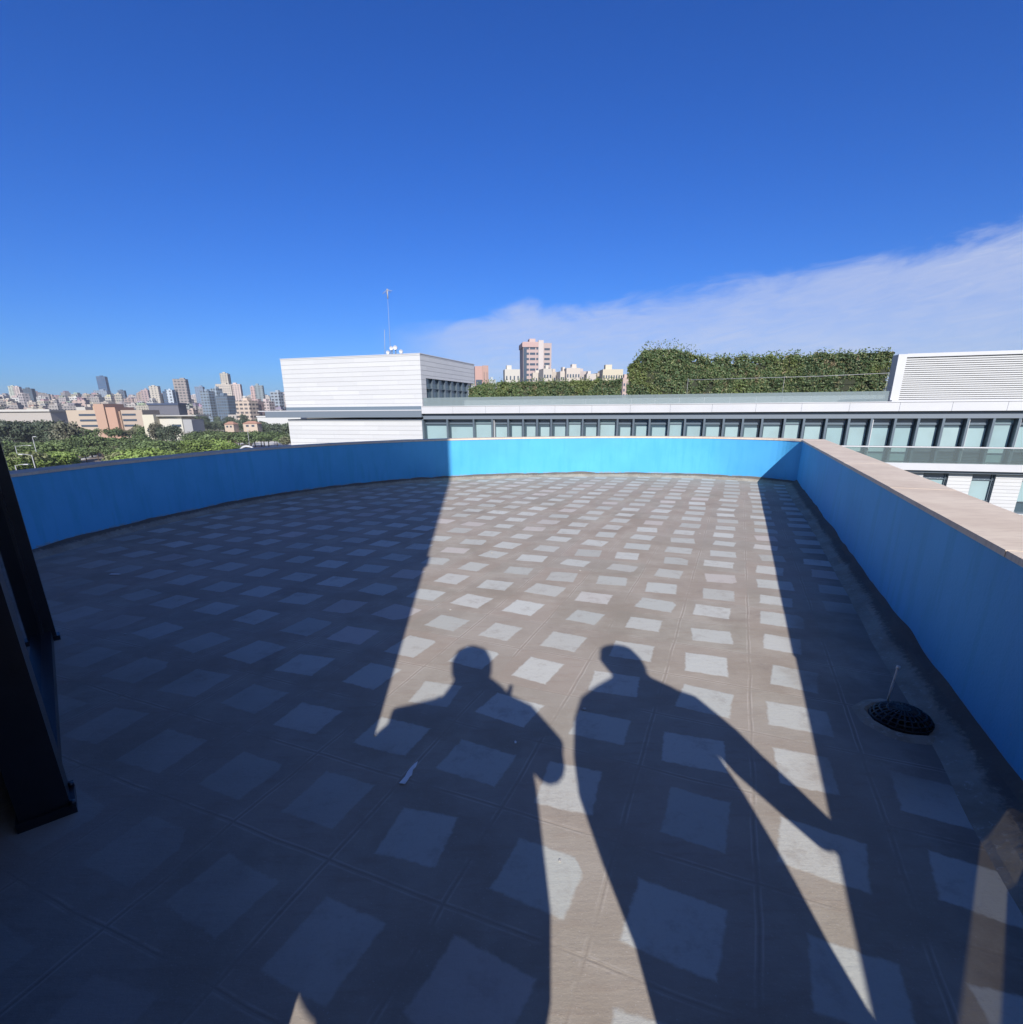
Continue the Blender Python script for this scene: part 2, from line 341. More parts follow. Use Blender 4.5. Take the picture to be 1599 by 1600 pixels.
def catmull(P, n):
    out = []; Q = [Vector(p) for p in P]; Q = [2*Q[0]-Q[1]] + Q + [2*Q[-1]-Q[-2]]
    for i in range(1, len(Q)-2):
        for k in range(n):
            t = k/n; a, b, c, d = Q[i-1:i+3]
            out.append(.5*((2*b)+(c-a)*t+(2*a-5*b+4*c-d)*t*t+(3*b-a-3*c+d)*t**3))
    out.append(Q[-2]); return out

# ------------------------------------------------------------------ terrain of the city
GZ = -22.0
def terrain_z(x, y):
    r = math.hypot(x, y)
    if r < 520: return GZ
    t = min(1, (r-520)/2000); t = t*t*(3-2*t)
    h = GZ + t*66 + t*7*math.sin(x*.0021+.6) + t*4*math.sin(y*.004)
    if r > 3200: h -= min(60, (r-3200)*.02)
    return h
vs = []; fs = []; NR, NA = 46, 72
rad = [0] + [30*(1.155**i) for i in range(NR)]
rad = [q for q in rad if q < 16000] + [16000]
for i, r_ in enumerate(rad):
    for k in range(NA):
        t = 2*math.pi*k/NA; x, y = r_*math.sin(t), r_*math.cos(t); vs.append((x, y, terrain_z(x, y)))
for i in range(len(rad)-1):
    for k in range(NA): fs.append((i*NA+k, i*NA+(k+1)%NA, (i+1)*NA+(k+1)%NA, (i+1)*NA+k))
def ground_build(n, b):
    P = n.pos(); a, _ = n.noise(P, .02, 5, .6); d, _ = n.noise(P, .15, 5, .65)
    c = n.mix(n.ss(a, .42, .58), (.10,.12,.05), (.22,.18,.13)); c = n.mix(n.ss(d, .5, .7), c, (.14,.13,.09)); setc(n, b, c)
M['ground'] = mat('dry_grass_and_soil', rough=.95, build=ground_build)
g = MB(); g.add(vs, [f[::-1] for f in fs]); g.sm = [True]*len(g.f); g.build('ground', M['ground'], kind='structure')

def AT(px, py, D):      # world point on a bearing of the survey, D metres north
    u, v = px-800, py-900; u, v = c_*u+s_*v, -s_*u+c_*v
    k = v/823.2; dz = D*(k*math.cos(TH)+math.sin(TH))/(k*math.sin(TH)-math.cos(TH))
    zc = D*math.cos(TH)-dz*math.sin(TH)
    return Vector((u*zc/823.2, D, CAM_H+dz))
def onground(px, py, z=GZ):
    a = AT(px, py, 100.0); t = (z-CAM_H)/(a.z-CAM_H); return Vector((a.x*t, a.y*t, z))
def sheet(name, pts, z, m, **k):
    b = MB(); b.add([(p[0], p[1], z) for p in pts], [tuple(range(len(pts)))[::-1]]); return b.build(name, m, **k)
M['asphalt'] = mat('asphalt', build=noisy((.16,.15,.14), .2, .2), rough=.9)
M['earth'] = mat('bare_brown_earth', build=noisy((.24,.19,.15), .25, .15), rough=.95)
M['redpave'] = mat('red_and_white_paving', rough=.9, build=lambda n, b: setc(n, b, n.mix(n.ss(n.noise(n.pos(), .35, 3, .6)[0], .5, .56), (.42,.16,.12), (.60,.55,.50))))
M['kerb'] = mat('pale_kerb', (.55,.53,.49), .9)
# ------------------------------------------------------------------ the terrace
WH = 0.795
WP = [(-5.02,4.3),(-4.95,5.1),(-4.82,6.2),(-4.53,7.4),(-3.95,8.9),(-2.85,10.2),(-1.35,11.15),(.45,11.6),(2.3,11.62),(3.95,11.2),(5.05,10.45),(5.36,9.94)]
curve = [Vector((*p, 0)) for p in WP]; curve = catmull(curve, 8)
RA, RB = Vector((5.36,9.94,0)), Vector((5.36-.4195*15.0, 9.94-15.0, 0))      # right wall, inner face
rdir = (RA-RB).normalized(); rn = Vector((rdir.y, -rdir.x, 0))               # outward
fl = [tuple(p) for p in curve] + [(RB.x, RB.y, 0), (-7.0, RB.y, 0), (-7.0, 4.3, 0)]
b = MB(); n_ = len(fl); b.add([(x,y,0) for x,y,_ in fl]+[(x,y,-.3) for x,y,_ in fl], [tuple(range(n_))[::-1], tuple(range(n_,2*n_))]+[(i,(i+1)%n_,(i+1)%n_+n_,i+n_) for i in range(n_)])
b.build('terrace_floor', M['floor'], kind='structure')

def offset(path, d):
    out = []
    for i, p in enumerate(path):
        t = (path[min(i+1, len(path)-1)]-path[max(i-1, 0)]).normalized(); out.append(p + Vector((-t.y, t.x, 0))*d)
    return out
def wall_strip(path, d0, d1, z0, z1, zout=None):
    """closed strip between two offsets of a path; outer face can run further down"""
    zo = z0 if zout is None else zout
    A, B = offset(path, d0), offset(path, d1); n = len(path); vs = []
    for a, q in zip(A, B): vs += [(a.x,a.y,z0),(a.x,a.y,z1),(q.x,q.y,z1),(q.x,q.y,zo)]
    fs = []
    for i in range(n-1):
        for k in range(4): fs.append((i*4+k, i*4+(k+1)%4, i*4+4+(k+1)%4, i*4+4+k))
    fs += [(3,2,1,0), tuple((n-1)*4+k for k in range(4))]
    return vs, fs
def fixn(o):
    bm = bmesh.new(); bm.from_mesh(o.data); bmesh.ops.recalc_face_normals(bm, faces=bm.faces); bm.to_mesh(o.data); bm.free(); return o

pw = empty('parapet_wall', (0,0,0), label='curved blue rendered parapet wall round the left and far side of the roof terrace', cat='wall')
b = MB(); b.add(*wall_strip(curve, 0, .30, -.05, WH, -22.0)); fixn(b.build('wall', M['blue'], pw))
b = MB()
for i in range(0, len(curve)-1, 4):
    seg = curve[i:i+5]; 
    b.add(*wall_strip(seg, -.012, .33, WH, WH+.028))
fixn(b.build('coping', M['stone'], pw, label='thin grey stone coping'))
def band(path, name, parent, wmin=.10, wmax=.2, seed=3.1, zt=.055):
    """rough cement fillet at the wall foot"""
    b = MB(); n = len(path); vs = []; fs = []; m = 6
    for i, p in enumerate(path):
        t = (path[min(i+1, n-1)]-path[max(i-1, 0)]).normalized(); nn = Vector((t.y, -t.x, 0))
        for k in range(m):
            f = k/(m-1); ww = wmin + (wmax-wmin)*(.5+.5*noise.noise(Vector((p.x*.9, p.y*.9, seed))))
            jit = noise.noise(Vector((p.x*4, p.y*4, k*1.7+seed)))
            q = p + nn*(f*ww + (.012*jit if 0 < k else 0)); z = (zt*(1+.28*noise.noise(Vector((p.x*2.3, p.y*2.3, seed+4)))))*(1-f)**1.5 + .014*jit*(1-f)+.004
            vs.append((q.x, q.y, max(z, -.004) if k < m-1 else -.006))
    for i in range(n-1):
        for k in range(m-1): fs.append((i*m+k, i*m+k+1, (i+1)*m+k+1, (i+1)*m+k))
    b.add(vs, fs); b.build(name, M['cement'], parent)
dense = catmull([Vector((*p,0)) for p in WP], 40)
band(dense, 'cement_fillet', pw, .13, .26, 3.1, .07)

rw = empty('parapet_wall', tuple(RA), label='straight blue rendered parapet wall along the right side with pinkish stone coping', cat='wall')
L = (RA-RB).length
def toR(p): return p - RA
def slab(p0, p1, q0, q1, z0, z1, parent, name, m, b=None):
    vs = [(*(p0-RA).xy, z0),(*(p1-RA).xy, z0),(*(q1-RA).xy, z0),(*(q0-RA).xy, z0)]; vs += [(v[0],v[1],z1) for v in vs]
    b = b or MB(); b.add(vs, [(3,2,1,0),(4,5,6,7),(0,1,5,4),(1,2,6,5),(2,3,7,6),(3,0,4,7)])
    return b
ext = RA + rdir*.30
AE = 9.27      # the thick rendered wall ends here, outside the picture
RE = RA - rdir*AE
b = slab(ext+rn*.0, RE, ext+rn*.36, RE+rn*.36, -22, WH-.004, None, '', None)
fixn(b.build('wall', M['blue'], rw))
ip = empty('added_slit_panel', tuple(RE), label='made-up thin blue panel past the right parapet, its tinted slit casts a lit streak', cat='panel')  # added unseen panel: its slit lets sun through as the floor streak
def strip(name, m, P4, d0, d1, parent):      # P4: (distance along, height) corners in the wall plane
    vs = []
    for d in (d0, d1):
        for a_, z_ in P4: q = -rdir*a_ + rn*d; vs.append((q.x, q.y, z_))
    n = len(P4); b = MB(); b.add(vs, [tuple(range(n)), tuple(range(n, 2*n))[::-1]]+[(i, i+n, (i+1)%n+n, (i+1)%n) for i in range(n)]); return fixn(b.build(name, M[m], parent))
zl = lambda a_: .115+.2754*(a_-.03); LE = (RE-RB).length
sl = [(.02, zl(.02)-.035), (2.1, zl(2.1)-.035)]; su = [(.02, zl(.02)+.035), (2.1, zl(2.1)+.035)]
strip('lower_sheet', 'blue', [(0.001,-.3), (LE,-.3), (LE,.3), (2.1,.3), sl[1], sl[0], (0.001, sl[0][1])], .0, .02, ip)
strip('upper_sheet', 'blue', [(0.001, sl[0][1]+.001), (.019, sl[0][1]+.001), su[0], su[1], (2.1,.301), (LE,.301), (LE,WH), (0.001,WH)], .0, .02, ip)
strip('streak_pane', 'streaktint', [sl[0], sl[1], su[1], su[0]], .008, .012, ip)
strip('cap', 'blue', [(0.001,WH+.001), (LE,WH+.001), (LE,WH+.02), (0.001,WH+.02)], -.01, .03, ip)
# coping stones laid across, narrow pale joints between
t = -.33; k = 0
random.seed(11); stone_step = .98
b = slab(RA+rdir*.33-rn*.008, RE-rn*.008, RA+rdir*.33+rn*.372, RE+rn*.372, WH-.004, WH+.020, None, '', None)
fixn(b.build('joint', M['grout'], rw))
while t < AE-.1:
    p0 = RA - rdir*t; p1 = RA - rdir*min(AE, t+stone_step-.007)
    o_ = random.uniform(-.002, .002)
    b = slab(p0-rn*(.014+o_), p1-rn*(.014+o_), p0+rn*(.385+o_), p1+rn*(.385+o_), WH, WH+.028+random.uniform(0,.0015), None, '', None)
    fixn(b.build('coping_stone', M['stone'], rw)); t += stone_step
rp = [RB + (RA-RB)*(i/520) for i in range(521)]
o = len(COL.objects)
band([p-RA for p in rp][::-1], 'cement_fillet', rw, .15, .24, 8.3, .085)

# drain with leaf guard
dr = empty('roof_drain', (1.815, 2.14, 0), label='black round roof drain with domed leaf guard near the right wall', cat='drain')
b = MB(); n = 36; vs = []; fs = []
for i in range(n):
    t = 2*math.pi*i/n; j = 1+.12*noise.noise(Vector((math.cos(t)*2, math.sin(t)*2, 3))); 
    for rr, zz in ((.128*j, .003), (.142*j, .014), (.165*j, .010), (.20*j, -.004)): vs.append((rr*math.cos(t), rr*math.sin(t), zz))
for i in range(n):
    for k in range(3): fs.append((i*4+k, ((i+1)%n)*4+k, ((i+1)%n)*4+k+1, i*4+k+1))
b.add(vs, [f[::-1] for f in fs]); fixn(b.build('screed_rim', M['cement'], dr))
b = MB(); b.loft([(0,0,.002,.130,.130),(0,0,.006,.128,.128)], 32); b.build('drain_pan', M['black'], dr)
b = MB()
for k in range(12):
    t = math.pi*k/12
    b.tube([(math.cos(t)*.122*math.cos(a), math.sin(t)*.122*math.cos(a), .004+.058*math.sin(a)) for a in [math.pi*q/14 for q in range(15)]], .0055, 6)
for a in (.15,.45,.75,1.05,1.35):
    r_ = .122*math.cos(a); b.tube([(r_*math.cos(q), r_*math.sin(q), .004+.058*math.sin(a)) for q in [2*math.pi*i/28 for i in range(29)]], .006, 6)
b.build('leaf_guard', M['black'], dr)
b = MB(); b.tube([(.038,.150,.004),(.046,.155,.08),(.060,.162,.165),(.064,.165,.190)], [.0055,.006,.006,.007], 10); b.tube([(.062,.164,.180),(.066,.166,.196)], [.009,.009], 10)
o = b.build('plastic_rod', M['whiterod']); o.location = (1.815,2.14,0); tag(o, 'thin white plastic rod standing up beside the round black drain', 'rod')
# bits of litter
def scrap(loc, pts, name='paper_scrap', lab='', rz=0, m='paper', thick=.002, cat='litter'):
    b = MB(); n = len(pts); z = [.004+.006*abs(noise.noise(Vector((p[0]*30,p[1]*30,1.2)))) for p in pts]
    b.add([(p[0],p[1],zz) for p,zz in zip(pts,z)]+[(p[0],p[1],zz+thick) for p,zz in zip(pts,z)], [tuple(range(n))[::-1], tuple(range(n,2*n))]+[(i,(i+1)%n,(i+1)%n+n,i+n) for i in range(n)])
    o = fixn(b.build(name, M[m])); o.location = loc; o.rotation_euler.z = rz; return tag(o, lab, cat)
scrap((-.419,1.783,0), [(-.028,-.06),(-.004,-.064),(.004,-.04),(.006,-.025),(.014,-.01),(.013,.02),(.021,.04),(.023,.075),(.012,.06),(.0,.03),(-.008,.01),(-.012,-.02)], lab='torn white strip of paper lying in the shade left of the people shadows')
scrap((.012,1.985,0), [(-.004,-.008),(.004,-.007),(.005,.004),(-.001,.011),(-.005,.006)], lab='tiny white crumb of plaster inside the photographer\'s shadow')
scrap((-3.58,4.55,0), [(-.05,-.012),(.04,-.014),(.055,.0),(.02,.014),(-.045,.012)], lab='small pale chip lying near the foot of the left wall', name='plaster_chip')
random.seed(5)
crumbs = [(-2.55,3.2),(.62,4.55),(.98,5.55),(1.35,4.3),(-.2,5.2),(.35,2.25),(-1.5,9.9),(2.2,6.0),(.15,1.35),(-.62,2.05),(.6,6.9),(2.9,7.7),(-.45,3.6)]
base = None
for (x,y) in crumbs:
    if base is None:
        base = scrap((x,y,0), [(-.012,-.008),(.008,-.010),(.014,.002),(.004,.011),(-.010,.008)], 'plaster_crumb', 'small whitish crumb of plaster lying loose on the terrace floor', thick=.006, m='crumb'); base['group'] = 'plaster crumbs on the terrace floor'; o = base
    else:
        o = base.copy(); COL.objects.link(o)
    o.location = (x,y,0); s = random.uniform(.35,.8); o.scale = (s,s,s); o.rotation_euler.z = random.uniform(0,6)

# ------------------------------------------------------------------ penthouse behind and to the left: it casts the big shadow
FA, FB = Vector((-.495,.24,0)), Vector((-4.95,5.455,0)); fd = (FB-FA).normalized(); fn = Vector((fd.y,-fd.x,0))*-1   # fn points into the building
if fn.x > 0: fn = -fn
ph = empty('penthouse', tuple(FA), math.atan2(fd.y, fd.x), label='dark glazed penthouse at the left edge of the terrace with bronze posts', cat='building')
FL = (FB-FA).length      # local x runs along the front, local +y into the building
P1 = (Vector((-1.588,1.521,0))-FA).dot(fd)+.075; P2_ = (Vector((-2.959,3.126,0))-FA).dot(fd)
def lb(name, m, *boxes, parent=ph, **k):
    b = MB()
    for q in boxes: b.box(*q)
    return b.build(name, M[m], parent, **k)
sgn = 1 if Vector((-fd.y, fd.x, 0)).dot(fn) > 0 else -1
def YB(a, c): return (a, c) if sgn > 0 else (-c, -a)
FE = P2_ + .05
def pent_poly(name, m, P, z0, z1):
    ang = math.atan2(fd.y, fd.x); rt = Matrix.Rotation(-ang, 3, 'Z'); Q = [rt @ (p-FA) for p in P]; n = len(Q)
    b = MB(); b.add([(p.x,p.y,z0) for p in Q]+[(p.x,p.y,z1) for p in Q], [tuple(range(n))[::-1], tuple(range(n,2*n))]+[(i,(i+1)%n,(i+1)%n+n,i+n) for i in range(n)])
    return fixn(b.build(name, M[m], ph))
E1 = FA + fd*FE; E2 = Vector((-10, E1.y-.25, 0)); E3 = Vector((-10, -5.16, 0)); CB = Vector((-.495, -5.16, 0))
lb('wall', 'plaster_dark', (0, FE, *YB(0,.3), 2.7, 9.6))
dy_ = Vector((0, -.28, 0))
pent_poly('side_wall', 'plaster_dark', [E1+Vector((-.18,-.02,0)), E2, E2+dy_, E1+Vector((-.18,-.02,0))+dy_], 0, 9.598)
pent_poly('side_wall', 'plaster_dark', [E2+dy_*1.01, E3, E3+Vector((.3,0,0)), E2+dy_*1.01+Vector((.3,0,0))], 0, 9.598)
pent_poly('rear_wall', 'plaster_dark', [E3+Vector((.301,0,0)), CB-Vector((.251,0,0)), CB-Vector((.251,-.3,0)), E3+Vector((.301,.3,0))], 0, 9.598)
pent_poly('roof', 'plaster_dark', [FA, E1, E2, E3, CB], 9.6, 9.8)
pent_poly('ceiling', 'plaster_dark', [FA+Vector((-.26,-.1,0)), E1+Vector((.1,-.6,0)), E2+Vector((.31,-.3,0)), E3+Vector((.31,.31,0)), CB+Vector((-.26,.31,0))], 2.75, 2.95)
# return wall that runs back from the front corner
q0 = FA; 
b = MB(); ang = math.atan2(fd.y, fd.x); rot = Matrix.Rotation(-ang, 3, 'Z')
c0 = [Vector((0,0,0)), Vector((0.0,-5.4,0)), Vector((-.25,-5.4,0)), Vector((-.25,.28,0))]
pts = [rot @ p for p in c0]
b.add([(p.x,p.y,0) for p in pts]+[(p.x,p.y,9.59) for p in pts], [(3,2,1,0),(4,5,6,7),(0,1,5,4),(1,2,6,5),(2,3,7,6),(3,0,4,7)]); fixn(b.build('side_wall', M['plaster_dark'], ph))
for x0, x1, dp in ((P1, P1+.15, .12), (P2_-.005, P2_+.05, .05)):
    lb('post', 'darkmetal', (x0, x1, *YB(-.02,dp), 0, 2.7))
lb('post_shoe', 'darkmetal', (P1-.015, P1+.16, *YB(-.035,.13), 0, .035), label='flared foot bracket of the near post')
lb('post_shoe', 'darkmetal', (P2_-.02, P2_+.06, *YB(-.035,.065), 0, .03))
wdw = lb('window_frame', 'darkmetal', (P1+.151, P2_-.006, *YB(.0,.08), 0, .07), (P1+.151, P2_-.006, *YB(.03,.08), 2.62, 2.695), (P1+.151, P1+.19, *YB(.035,.075), .07, 2.62), (P2_-.06, P2_-.006, *YB(.035,.075), .07, 2.62))
lb('glass_pane', 'tinted', (P1+.19, P2_-.06, *YB(.05,.06), .07, 2.62), parent=wdw)
for x0 in (P1-.03,):
    for k in range(2):
        b = MB(); b.tube([(x0+.02+k*.13, -.028, .034), (x0+.02+k*.13, -.028, .05)], .011, 6); b.build('bolt', M['darkmetal'], ph)
lb('lintel', 'darkmetal', (0, FE, *YB(-.03,-.002), 2.58, 2.78))

# ------------------------------------------------------------------ the two people behind the camera whose shadows fall on the floor
M['skin'] = mat('skin', (.45,.27,.19), .55); M['hair'] = mat('dark_hair', (.02,.015,.012), .7)
M['jacket'] = mat('navy_jacket_cloth', rough=.85, build=noisy((.03,.04,.07), .2, 6, .3)); M['coat'] = mat('grey_coat_cloth', rough=.9, build=noisy((.09,.09,.10), .2, 6, .3))
M['trousers'] = mat('dark_trousers_cloth', rough=.9, build=noisy((.03,.03,.035), .2, 6, .3)); M['shoe'] = mat('shoe_leather', (.02,.018,.016), .4)
def skin_body(name, J, E, root, m, parent=None, sub=2):
    names = list(J); me = bpy.data.meshes.new(name)
    me.from_pydata([J[k][0] for k in names], [(names.index(a), names.index(b)) for a, b in E], [])
    o = bpy.data.objects.new(name, me); COL.objects.link(o)
    if parent: o.parent = parent
    md = o.modifiers.new('skin', 'SKIN'); md.use_smooth_shade = True; md.branch_smoothing = .6
    for i, k in enumerate(names):
        r = J[k][1]; sv = me.skin_vertices[0].data[i]; sv.radius = r if isinstance(r, tuple) else (r, r); sv.use_root = (k == root)
    s = o.modifiers.new('sub', 'SUBSURF'); s.levels = sub; s.render_levels = sub
    me.materials.append(m); return o
def fingers(J, E, hand, base, d, side, up, curl, pre):
    """four fingers and a thumb growing out of a palm"""
    d, side, up = Vector(d).normalized(), Vector(side).normalized(), Vector(up).normalized()
    for i, (off, ln) in enumerate(((-.030,.072),(-.010,.082),(.011,.077),(.031,.060))):
        p = Vector(base)+side*off+d*.045; J[f'{pre}k{i}'] = (p, .0095); E.append((hand, f'{pre}k{i}'))
        a = p + d*ln*.5 + up*curl*.012; J[f'{pre}m{i}'] = (a, .0085); E.append((f'{pre}k{i}', f'{pre}m{i}'))
        e = a + d*ln*.42 + up*curl*.03; J[f'{pre}e{i}'] = (e, .0075); E.append((f'{pre}m{i}', f'{pre}e{i}'))
    p = Vector(base) - side*.042 + d*.0; J[f'{pre}t0'] = (p, .012); E.append((hand, f'{pre}t0'))
    e = p + d*.05 - side*.018 + up*curl*.01; J[f'{pre}t1'] = (e, .010); E.append((f'{pre}t0', f'{pre}t1'))
def face(parent, c, yaw=0, m='skin', hair_top=.02):
    """nose, ears, brow, mouth as a second skin piece is avoided: shaped lofts joined to the head"""
    b = MB(); x, y, z = c
    b.tube([(x, y+.098, z+.02), (x, y+.118, z-.012), (x, y+.100, z-.022)], [.008,.014,.010], 8)
    b.build('nose', M[m], parent)
    for s in (-1, 1):
        b = MB(); b.tube([(x+s*.078, y, z+.03), (x+s*.088, y-.008, z), (x+s*.078, y, z-.03)], [.010,.014,.010], 8); b.build('ear', M[m], parent)
        b = MB(); b.loft([(x+s*.032, y+.090, z+.012, .004,.004),(x+s*.032, y+.093, z+.018,.013,.008),(x+s*.032, y+.090, z+.024,.004,.004)], 10); b.build('eye', M['black'], parent)
    b = MB(); b.tube([(x-.024, y+.088, z-.050), (x, y+.096, z-.052), (x+.024, y+.088, z-.050)], [.004,.007,.004], 6)
    b.build('mouth', mat('lips', (.35,.13,.11), .5), parent)
def legs(J, E, hips, x0, x1, y, k=1.0):
    for s, x in ((-1, x0), (1, x1)):
        J[f'hip{s}'] = ((x, y, .93*k), .095); J[f'knee{s}'] = ((x*1.0, y+.01, .50*k), .058); J[f'calf{s}'] = ((x, y-.01, .36*k), .055)
        J[f'ank{s}'] = ((x, y-.01, .09), .038); J[f'ball{s}'] = ((x+.01*s, y+.13, .035), .036); J[f'toe{s}'] = ((x+.012*s, y+.19, .03), .028)
        E += [(hips, f'hip{s}'), (f'hip{s}', f'knee{s}'), (f'knee{s}', f'calf{s}'), (f'calf{s}', f'ank{s}'), (f'ank{s}', f'ball{s}'), (f'ball{s}', f'toe{s}')]

# photographer: phone held at the camera, elbows out
YP = -.22
root = empty('person', (0, YP, 0), label='person in a navy jacket holding up a phone with both hands and elbows out', cat='person')
J = {'pelvis': ((-.03,0,.97),(.15,.11)), 'waist': ((-.03,0,1.12),(.135,.10)), 'chest': ((-.03,0,1.32),(.16,.11)), 'neck0': ((-.03,0,1.48),(.065,.06)), 'neck1': ((-.025,.01,1.56),.058),
     'head0': ((-.025,.02,1.63),(.080,.085)), 'head1': ((-.025,.02,1.71),(.095,.10)), 'head2': ((-.025,.01,1.775),(.07,.075)),
     'shL': ((-.20,0,1.43),.058), 'elL': ((-.36,.03,1.27),.045), 'foreL': ((-.24,.12,1.33),.038), 'haL': ((-.085,.19,1.385),(.032,.02)),
     'shR': ((.155,0,1.41),.060), 'elR': ((.30,.02,1.21),.048), 'foreR': ((.21,.11,1.30),.038), 'haR': ((.125,.19,1.355),(.032,.02))}
E_ = [('pelvis','waist'),('waist','chest'),('chest','neck0'),('neck0','neck1'),('neck1','head0'),('head0','head1'),('head1','head2'),
      ('chest','shL'),('shL','elL'),('elL','foreL'),('foreL','haL'),('chest','shR'),('shR','elR'),('elR','foreR'),('foreR','haR')]
legs(J, E_, 'pelvis', -.13, .07, 0)
fingers(J, E_, 'haL', (-.085,.19,1.385), (.25,.0,.9), (0,1,0), (1,0,0), .8, 'l'); fingers(J, E_, 'haR', (.125,.19,1.355), (.45,.0,.8), (0,1,0), (-1,0,0), .2, 'r')
skin_body('body', J, E_, 'pelvis', M['skin'], root)
face(root, (-.025, .02, 1.68))
b = MB(); b.loft([(-.025,-.01,1.58,.085,.075),(-.025,-.025,1.66,.112,.095),(-.025,-.012,1.73,.118,.118),(-.025,0,1.79,.095,.10),(-.025,0,1.825,.045,.05)]); b.build('hair', M['hair'], root)
b = MB(); b.loft([(-.02,0,.66,.19,.14),(-.02,0,.80,.225,.15),(-.02,0,.95,.235,.155),(-.015,0,1.10,.24,.145),(-.01,0,1.30,.235,.14),(-.01,0,1.42,.235,.12),(-.005,0,1.49,.18,.10),(-.005,0,1.545,.145,.09),(-.015,0,1.585,.115,.08)])
b.tube([(-.16,0,1.42),(-.30,.0,1.405),(-.37,.0,1.39),(-.415,.02,1.27),(-.30,.09,1.28),(-.15,.16,1.35)], [.075,.055,.06,.07,.06,.045], 14)
b.tube([(.12,0,1.43),(.21,0,1.385),(.295,.02,1.23),(.285,.05,1.17),(.27,.09,1.20),(.14,.16,1.34)], [.085,.082,.085,.075,.065,.045], 14)
b.build('jacket', M['jacket'], root)
b = MB(); b.tube([(-.13,0,.92),(-.13,.01,.5),(-.13,0,.10)], [.10,.075,.062], 14); b.tube([(.07,0,.92),(.07,.01,.5),(.07,0,.10)], [.10,.075,.062], 14); b.build('trousers', M['trousers'], root)
for x in (-.13, .07):
    b = MB(); b.tube([(x,-.07,.05),(x,0,.055),(x,.12,.042),(x,.21,.034)], [.045,.052,.048,.03], 12, flat=.85); b.build('shoe', M['shoe'], root)
b = MB(); b.box(-.072,.078,-.032,-.024,1.365,1.435); ph_o = b.build('phone', M['black']); tag(ph_o, 'black phone held up between both hands by the person in the navy jacket', 'phone')
b = MB(); b.box(.05,.07,-.0238,-.022,1.405,1.43); b.build('camera_bump', M['darkmetal'], ph_o)

bag = empty('shadow_filler_bag', (-.30, YP, .50), label='made-up grey bag beside the person with the phone, shaped to fill their shadow', cat='bag')  # added unseen bulk, outlined to close the gap between the cast shadows
def bring(z, l, r=-.12, d=.09): return ((l+r)/2+.30, -.2, z-.5, (r-l)/2, d)
b = MB(); b.loft([bring(.47,-.36,-.16,.04), bring(.50,-.385), bring(.772,-.388), bring(.785,-.43), bring(.80,-.456), bring(.815,-.466), bring(1.28,-.466), bring(1.36,-.45), bring(1.42,-.40,-.16,.05)], 24); b.build('pouch', M['coat'], bag)
b = MB(); b.tube([(.05,-.2,.90),(.09,-.16,.99),(.12,-.05,1.0),(.10,.10,.93),(.08,.14,.70),(.04,.02,.45),(.04,-.12,.30)], .012, 8, flat=1.6); b.build('strap', M['coat'], bag)

# friend in a long grey coat, arm held off the body
YR = -.08
root = empty('person', (0, YR, 0), label='person in a long grey coat standing with the right arm held away from the body', cat='person')
J = {'pelvis': ((.68,0,.95),(.16,.11)), 'waist': ((.69,0,1.1),(.15,.11)), 'chest': ((.78,0,1.30),(.18,.12)), 'neck0': ((.82,0,1.44),(.065,.06)), 'neck1': ((.835,.01,1.51),.055),
     'head0': ((.835,.02,1.57),(.078,.085)), 'head1': ((.835,.02,1.64),(.095,.10)), 'head2': ((.84,.01,1.70),(.07,.075)),
     'shL': ((.58,0,1.38),.06), 'elL': ((.50,-.05,1.12),.048), 'foreL': ((.53,-.02,.98),.04), 'haL': ((.55,.06,.88),(.03,.02)),
     'shR': ((1.01,0,1.38),.06), 'elR': ((1.115,0,1.10),.048), 'foreR': ((1.155,0,.97),.04), 'haR': ((1.19,.02,.84),(.03,.02))}
J['pelvis'] = ((.67,0,.95),(.16,.11))
E_ = [('pelvis','waist'),('waist','chest'),('chest','neck0'),('neck0','neck1'),('neck1','head0'),('head0','head1'),('head1','head2'),
      ('chest','shL'),('shL','elL'),('elL','foreL'),('foreL','haL'),('chest','shR'),('shR','elR'),('elR','foreR'),('foreR','haR')]
legs(J, E_, 'pelvis', .54, .80, 0)
fingers(J, E_, 'haL', (.55,.06,.88), (0,.3,-1), (0,1,0), (1,0,0), .6, 'l'); fingers(J, E_, 'haR', (1.19,.02,.84), (.1,0,-1), (0,1,0), (-1,0,0), .5, 'r')
skin_body('body', J, E_, 'pelvis', M['skin'], root)
face(root, (.835, .02, 1.61))
b = MB(); b.loft([(.84,-.02,1.53,.08,.07),(.84,-.025,1.60,.112,.09),(.835,-.012,1.66,.122,.118),(.84,0,1.715,.10,.10),(.85,0,1.745,.045,.05)]); b.build('hair', M['hair'], root)
b = MB(); b.loft([(.665,0,.35,.245,.17),(.665,0,.55,.262,.17),(.675,0,.66,.266,.17),(.68,0,.82,.295,.17),(.685,0,1.0,.315,.165),(.70,0,1.14,.305,.16),(.755,0,1.30,.305,.15),(.79,0,1.39,.285,.13),(.81,0,1.45,.215,.11),(.83,0,1.505,.12,.09),(.835,0,1.54,.10,.085)])
b.tube([(.95,0,1.38),(1.03,0,1.34),(1.085,0,1.20),(1.105,0,1.10),(1.15,0,.98),(1.18,.01,.88)], [.09,.095,.092,.088,.078,.066], 14)
b.tube([(.60,0,1.36),(.54,-.02,1.24),(.50,-.05,1.12),(.53,-.02,.98)], [.085,.08,.075,.065], 14)
b.build('coat', M['coat'], root)
b = MB(); b.tube([(.54,0,.92),(.54,.01,.5),(.54,0,.10)], [.10,.08,.065], 14); b.tube([(.80,0,.92),(.80,.01,.5),(.80,0,.10)], [.10,.08,.065], 14); b.build('trousers', M['trousers'], root)
